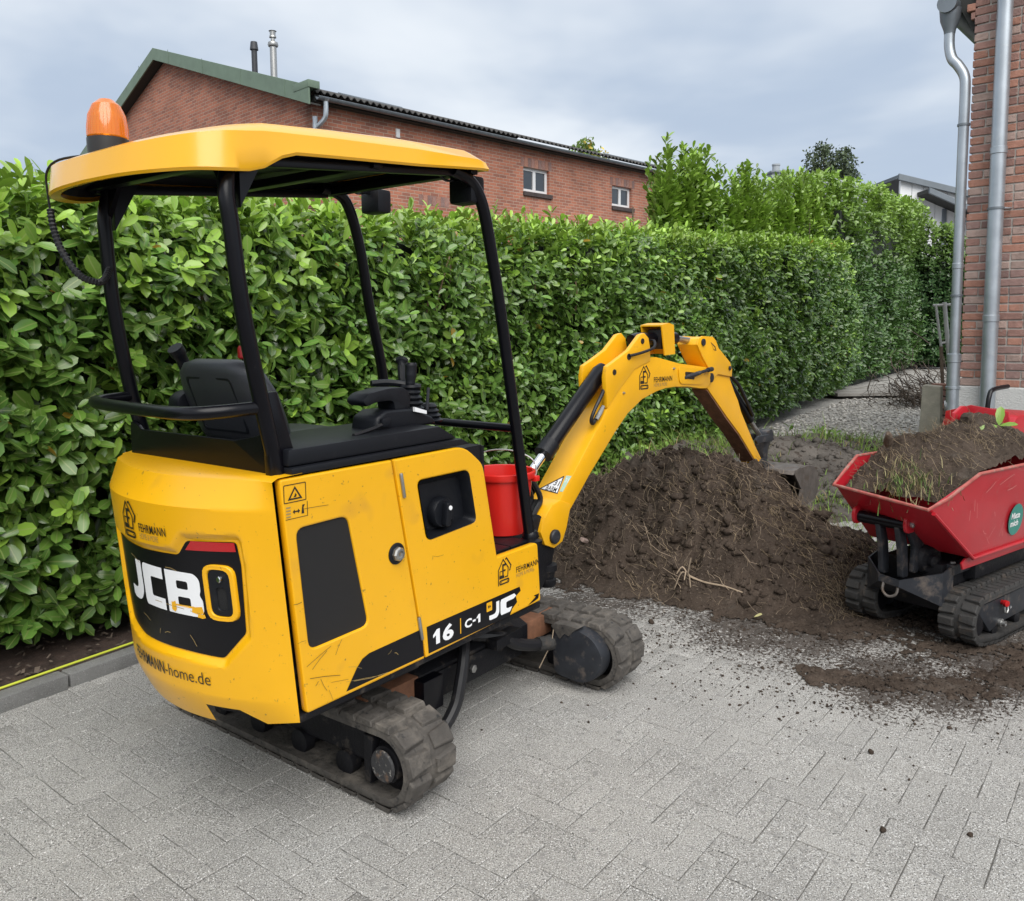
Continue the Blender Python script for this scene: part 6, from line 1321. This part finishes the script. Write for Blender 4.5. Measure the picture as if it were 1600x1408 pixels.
# soil load in the skip
def load_h(X, Y):
    ed = np.minimum((.335 - Y), (Y + .30)) / .30
    fx = np.clip((.50 - X) / .55, 0, 1)
    h = .66 + .245 * fx ** .55 + (.02 + .135 * fx ** .9) * np.clip(ed, 0, 1) ** .7 + .02 * np.clip((-.1 - X) / .4, 0, 1) - .025
    return h + .07 * (fbm(X, Y, 6, 3, 101) - .5) + .055 * (fbm(X, Y, 15, 3, 111, ridged=True) - .55) + .03 * (fbm(X, Y, 45, 2, 121) - .5)
nx, ny = 110, 62; X, Y = np.meshgrid(np.linspace(-.60, .425, nx), np.linspace(0, 1, ny), indexing='ij'); yl = np.interp(X, [-.6, .15, .425], [-.272, -.268, -.232]); yh = np.interp(X, [-.6, .15, .425], [.327, .320, .250]); tY = Y; Y = yl + (yh - yl) * tY; Z = load_h(X, Y)
Z = np.maximum(Z, .60 + np.clip(X - .14, 0, 1) * .55); Z = np.where((tY > .86) & (X < .17), np.maximum(Z, .872 + .03 * fbm(X, Y, 30, 2, 5)), Z)
idx = np.arange(nx * ny).reshape(nx, ny); Q = np.stack([idx[:-1, :-1], idx[1:, :-1], idx[1:, 1:], idx[:-1, 1:]], -1).reshape(-1, 4)
ld = from_np('soil_load', np.stack([X.ravel(), Y.ravel(), Z.ravel()], 1), Q, 'soil'); ld.location = DO; ld.rotation_euler = (0, 0, DA)
tag(ld, 'heaped dark soil with dry grass inside the red dumper skip', 'soil')

# ================================================================== SMALL THINGS
def fibres(name, P, L, r, mat, label, cat, seed=0, lift=.5, parent=None):
    """thin crooked strands, three sided"""
    R = np.random.default_rng(seed); n = len(P); a = R.uniform(0, 6.28, n); d = np.stack([np.cos(a), np.sin(a), R.uniform(-.3, 1, n) * lift], 1); seg = 4; pts = [np.array(P)]
    for k in range(seg):
        d = nrm(d + R.normal(0, .45, (n, 3))); d[:, 2] -= .12; pts.append(pts[-1] + d * (L / seg)[:, None])
    pts = np.stack(pts, 1); V = []
    for j in range(seg + 1):
        for q in range(3):
            o = np.array([math.cos(q * 2.094), math.sin(q * 2.094), .6 * math.cos(q * 2.094 + 1)]); V.append(pts[:, j] + o[None] * (r * (1 - .12 * j))[:, None])
    V = np.stack(V, 1); F = []
    for j in range(seg):
        for q in range(3): a_, b_ = j * 3 + q, j * 3 + (q + 1) % 3; F += [(a_, b_, b_ + 3), (a_, b_ + 3, a_ + 3)]
    F = np.array(F); o = from_np(name, V.reshape(-1, 3), (F[None] + (np.arange(n) * V.shape[1])[:, None, None]).reshape(-1, 3), mat, parent)
    return tag(o, label, cat, kind='stuff')
def on_soil(n, x0, x1, y0, y1, zmin, seed):
    R = np.random.default_rng(seed); out = []
    while len(out) < n:
        x = R.uniform(x0, x1, 4000); y = R.uniform(y0, y1, 4000); z = soil_all(x[:, None], y[:, None])[:, 0]
        k = z > zmin; out += list(zip(x[k], y[k], z[k]))
    return np.array(out[:n])
P = on_soil(2600, -.2, 2.5, 4.0, 6.2, .04, 1); stones('soil_clods', P, np.random.default_rng(4).gamma(.9, .008, len(P)) + .003, 'soil', 'dark soil clods lying on the heap', 'clods', .8, seed=5)
P = on_soil(2800, -.2, 2.5, 4.1, 6.2, .03, 2); fibres('root_fibres', P, np.random.default_rng(6).gamma(2.5, .035, len(P)) + .03, np.random.default_rng(7).uniform(.0008, .0022, len(P)), 'root', 'thin pale roots sticking out of the soil heap', 'roots', 8)
# ragged lumps of turf and clay breaking the surface of the heap
def lumps(name, P, sizes, mat, label, cat, seed):
    b = bmesh.new(); bmesh.ops.create_icosphere(b, subdivisions=2, radius=1); sv = np.array([tuple(v_.co) for v_ in b.verts]); sf = np.array([[v_.index for v_ in f.verts] for f in b.faces]); b.free()
    R = np.random.default_rng(seed); V = []
    for p, s_ in zip(P, sizes):
        o3 = R.uniform(-50, 50, 3); q = sv + o3
        k = 1 + 1.3 * (fbm(q[:, 0] + q[:, 2] * .7, q[:, 1] - q[:, 2] * .5, 1.5, 4, int(R.integers(0, 999)), gain=.65) - .5) + .9 * (fbm(q[:, 0] * 1.1 - q[:, 1], q[:, 2] + q[:, 1] * .3, 3.5, 3, 7, gain=.7, ridged=True) - .5)
        V.append(sv * k[:, None] * s_ * np.array([R.uniform(.8, 1.5), R.uniform(.8, 1.3), R.uniform(.5, .8)]) + p)
    F = (sf[None] + (np.arange(len(P)) * len(sv))[:, None, None]).reshape(-1, 3)
    return tag(from_np(name, np.concatenate(V), F, mat), label, cat, kind='stuff')
P = on_soil(300, .0, 2.3, 4.2, 5.9, .05, 33); P[:, 2] -= .004; lumps('soil_lumps', P, np.minimum(np.random.default_rng(34).gamma(1.3, .006, len(P)) + .008, .028), 'soil', 'ragged lumps of dark soil on the heap', 'lumps', 35)
# a few matted straw patches
Ps = []
R = np.random.default_rng(12)
for cx, cy, s_, k in ((1.62, 4.86, .09, 330), (1.78, 4.55, .09, 360), (1.05, 5.25, .14, 240), (1.38, 5.05, .12, 260), (.45, 5.6, .16, 220), (.9, 4.85, .12, 140), (2.0, 4.75, .09, 200), (1.95, 5.3, .10, 200), (3.1, 3.75, .14, 260)):
    x = R.normal(cx, s_, k); y = R.normal(cy, s_, k); z = np.maximum(soil_all(x[:, None], y[:, None])[:, 0], 0.0); Ps.append(np.stack([x, y, z + R.uniform(0, .02, k)], 1))
Ps = np.concatenate(Ps); fibres('straw_mats', Ps, R.gamma(3, .025, len(Ps)) + .03, R.uniform(.0008, .0020, len(Ps)), 'straw', 'dry matted grass on the soil heap', 'straw', 13)
# crumbs scattered over the pavers
R = np.random.default_rng(14); cr_ = []
for cx, cy, sx, sy, k in ((1.85, 3.55, .45, .17, 2600), (1.3, 4.1, .6, .2, 1500), (2.7, 3.7, .5, .25, 1800), (1.7, 3.1, .55, .3, 190), (.6, 4.6, .4, .25, 420), (.2, 3.9, .7, .5, 90), (1.6, 2.5, .5, .3, 26), (2.3, 4.3, .3, .2, 400)):
    x = R.normal(cx, sx, k); y = R.normal(cy, sy, k); cr_.append(np.stack([x, y, np.full(k, .003)], 1))
cr_ = np.concatenate(cr_); cr_ = cr_[cr_[:, 1] > 2.2]; z = soil_all(cr_[:, :1], cr_[:, 1:2])[:, 0]; cr_[:, 2] = np.maximum(z, .002)
sz = R.gamma(1.2, .0016, len(cr_)) + .0012; stones('soil_crumbs', cr_, np.minimum(sz, .009), 'soil', 'scattered soil crumbs on the paving in front of the heap', 'crumbs', .75, seed=15)
big = [(.74, 4.35, .022, 'roundish soil clod lying just beyond the excavator track end'), (2.25, 3.12, .018, 'soil clod on the paving nearest the right edge below the spilled soil'), (1.33, 2.97, .014, 'lone soil clod on the paving right of centre below the spill'),
       (1.16, 2.49, .013, 'left one of two soil clods low on the paving at right'), (1.42, 2.46, .012, 'right one of two soil clods low on the paving at right'), (1.93, 2.29, .012, 'soil clod in the bottom right corner of the paving')]
for n_, (x, y, s_, lab) in enumerate(big):
    s_ *= .72
    bm = bmesh.new(); bmesh.ops.create_icosphere(bm, subdivisions=2, radius=s_)
    for v_ in bm.verts: v_.co *= 1 + .45 * mnoise.noise(v_.co * (1.1 / s_) + Vector((n_ * 3, 0, 0)))
    o = mk('soil_clod', bm, 'soil', None, 60); o.location = (x, y, s_ * .65); tag(o, lab, 'clod', 'loose clods on the paving')
# roots and straw on the dumper load
R = np.random.default_rng(16); k = 900; x = R.uniform(-.55, .40, k); y = R.uniform(-.24, .26, k); z = load_h(x[:, None], y[:, None])[:, 0]
Pl = np.array([tuple(DM @ Vector(p)) for p in zip(x, y, z)]); fibres('load_fibres', Pl, R.gamma(2.5, .028, k) + .03, R.uniform(.0008, .0018, k), 'straw', 'dry roots and grass on the load in the dumper', 'roots', 17)
k = 260; x = R.normal(.36, .06, k); y = R.normal(.08, .10, k); z = load_h(x[:, None], y[:, None])[:, 0]; Pl = np.array([tuple(DM @ Vector(p)) for p in zip(x, y, z)])
c = np.array([.10, .16, .04]) * R.uniform(.5, 1.4, (k, 1)); c[R.uniform(0, 1, k) < .5] = np.array([.33, .29, .15])
V_, F_, _ = blades(Pl, R.uniform(.03, .08, k), R.uniform(.003, .006, k), R.uniform(.3, 1.2, k), c)
tag(from_np('turf', V_.reshape(-1, 3), F_.reshape(-1, 3), 'grass', None, np.repeat(c, 5, 0), np.ones(k * 5)), 'clump of pale green turf at the front of the dumper load', 'turf', kind='stuff')
def chunk(name, loc, size, mat, label, cat, seed, rot=(0, 0, 0)):
    bm = bmesh.new(); bmesh.ops.create_icosphere(bm, subdivisions=3, radius=1)
    for v_ in bm.verts:
        k = 1 + .35 * mnoise.noise(v_.co * 1.6 + Vector((seed, 0, 0))) + .2 * mnoise.noise(v_.co * 4 + Vector((0, seed, 0))); v_.co = Vector((v_.co.x * size[0], v_.co.y * size[1], v_.co.z * size[2])) * k
    o = mk(name, bm, mat, None, 60); o.location = loc; o.rotation_euler = rot; return tag(o, label, cat)
p = DM @ Vector((.13, -.16, .985)); chunk('rotten_wood', p, (.075, .022, .022), 'wood_bark', 'dark broken piece of wood poking out of the dumper load', 'wood', 3, (0, -.7, DA + .5))
p = DM @ Vector((-.52, -.02, 1.075)); chunk('root_ball', p - Vector((0, 0, .03)), (.11, .07, .055), 'soil', 'dark root ball on top of the load in front of the red hood', 'root ball', 9, (0, -.2, DA))
# green leaf on the load
b0 = np.array([tuple(DM @ Vector((-.50, .12, 1.03)))]); LVs = np.concatenate([leaf_verts(b0 + np.array([[0.0, 0, .005]]), np.array([ax]), np.array([nn]), np.array([l]), np.array([l * .42]), np.array([.2]), np.array([.2])) for ax, nn, l in (((-.85, -.2, -.1), (.1, -.7, .8), .13), ((.1, .1, .8), (-.5, -.8, .3), .11), ((.6, -.3, .2), (0, -.5, .8), .09))])
tag(leaves_obj('plucked_plant', LVs, np.tile(np.array([[.17, .30, .04]]), (3, 1)), 'leaf'), 'bright green uprooted leaf lying on the dumper load', 'plant')
# branch on the heap, petal on the paving
def sp(x, y, dz=.012): return (x, y, max(soil_z(x, y), 0) + dz)
bch = mk('pale_branch', TB(smooth_path([sp(1.00, 4.72, .05), sp(1.02, 4.70, .03), sp(1.10, 4.66, .025), sp(1.20, 4.60, .02), sp(1.29, 4.55, .012)], 5), [.007] * 8 + [.0055] * 8 + [.004] * 5, 7), 'root')
tag(bch, 'pale crooked root lying across the front of the soil heap', 'root')
for dx_, dy_, dz_ in ((-.06, .02, .06), (-.03, -.05, .03), (.03, .05, .07), (-.08, -.02, .01), (.0, -.08, .0)):
    mk('rootlet', TB(smooth_path([sp(1.01, 4.71, .035), (1.01 + dx_ * .5, 4.71 + dy_ * .5, max(soil_z(1.01, 4.71), 0) + .04 + dz_ * .6), (1.01 + dx_, 4.71 + dy_, max(soil_z(1.01 + dx_, 4.71 + dy_), 0) + .02 + dz_)], 4), [.004] * 8 + [.0025], 5), 'root', bch)
o = leaves_obj('yellow_leaf', leaf_verts(np.array([[1.305, 4.395, .014]]), np.array([[.5, -.3, .15]]), np.array([[.1, -.3, .9]]), np.array([.05]), np.array([.032]), np.array([.5]), np.array([-.2])), np.array([[.66, .62, .30]]), 'leaf_far'); tag(o, 'small pale yellow leaf on the soil edge before the heap', 'leaf')
o = mk('brick_shard', BX(-.03, .03, -.02, .02, -.012, .012, bw=.006), 'brick_3'); o.location = sp(.47, 5.35, .012); o.rotation_euler = (.3, .4, .6); tag(o, 'pinkish brick shard on the left flank of the heap', 'shard')
# logs by the hedge foot
for (x, y, r, l, rz, lab) in ((2.52, 11.1, .12, .34, .35, 'short cut log with pale end lying before the hedge'), (1.78, 10.1, .13, .30, 1.2, 'grey stump end half hidden in weeds by the hedge')):
    e = empty('log', (x, y, r * .85), rz); tag(e, lab, 'log')
    mk('bark', LT([(r * .97, 0), (r, .02), (r * 1.03, l * .5), (r, l)], (0, 0, 0), (0, 1, .05), 18), 'wood_bark', e)
    mk('cut_face', LT([(r * .9, 0), (r * .88, -.004), (0, -.005)], (0, 0, 0), (0, 1, .05), 18), 'wood_cut' if r < .125 else 'wood_bark', e)
# concrete post, low steps, metal frame, planks and brushwood near the house corner
o = mk('concrete_post', PR([(-.125, 0), (.125, 0), (.105, .92), (-.085, .935)], -.1, .1, lambda a, b, d: (a, d, b), bw=.02), 'concrete_post'); o.location = (4.86, 9.6, -.05); o.rotation_euler = (0, 0, -.6)
tag(o, 'stubby weathered concrete post beside the corner downpipe', 'post')
sw = empty('brick_steps', (5.15, 10.2, 0), -.75); tag(sw, 'low dark brick stack between post and downpipe', 'bricks')
for c in range(11):
    for k in range(2): mk('brick', BX(k * .25, k * .25 + .24, 0, .2, c * .078 + .006, c * .078 + .07, bw=.004, seg=1), 'brick_%d' % ((c + k) % 3), sw, None)
fr_e = empty('metal_frame', (7.15, 14.0, 0)); tag(fr_e, 'pale metal frame leaning behind the downpipe against dark shrubs', 'frame')
def fp(px, py): return ((px - 800) / 1300 * 14 - 7.15, 0, 1.6 - (py - 503) / 1300 * 14)
for a, b, r in (((1459, 475), (1470, 540), .022), ((1472.5, 472), (1486, 583), .036), ((1455, 476.5), (1500, 475), .02), ((1468, 535.5), (1500, 531), .018)): mk('tube', TB([fp(*a), fp(*b)], r, 8), 'alu', fr_e)
for a, b in (((1486, 583), (1489, 640)), ((1470, 540), (1478, 640))): mk('leg', TB([fp(*a), fp(*b)], .03, 8), 'wood_bark', fr_e)
pl = empty('plank_stack', (8.7, 19.0, 0), math.radians(4)); tag(pl, 'pale grey boards lying flat at the far edge of the gravel', 'boards')
for k in range(5): mk('plank', BX(-1.7, 2.1, -.9 + k * .42, -.5 + k * .42, .02 + .012 * (k % 2), .09 + .012 * (k % 2), bw=.008), 'plank', pl, None)
R = np.random.default_rng(19); n = 420; Pb = np.stack([R.normal(8.15, .42, n), R.normal(16.3, .35, n), np.abs(R.normal(0, .3, n))], 1); fibres('brushwood', Pb, R.uniform(.4, 1.2, n), R.uniform(.005, .014, n), 'brush', 'tangled heap of dry brushwood before the metal frame', 'brushwood', 20, lift=.25)
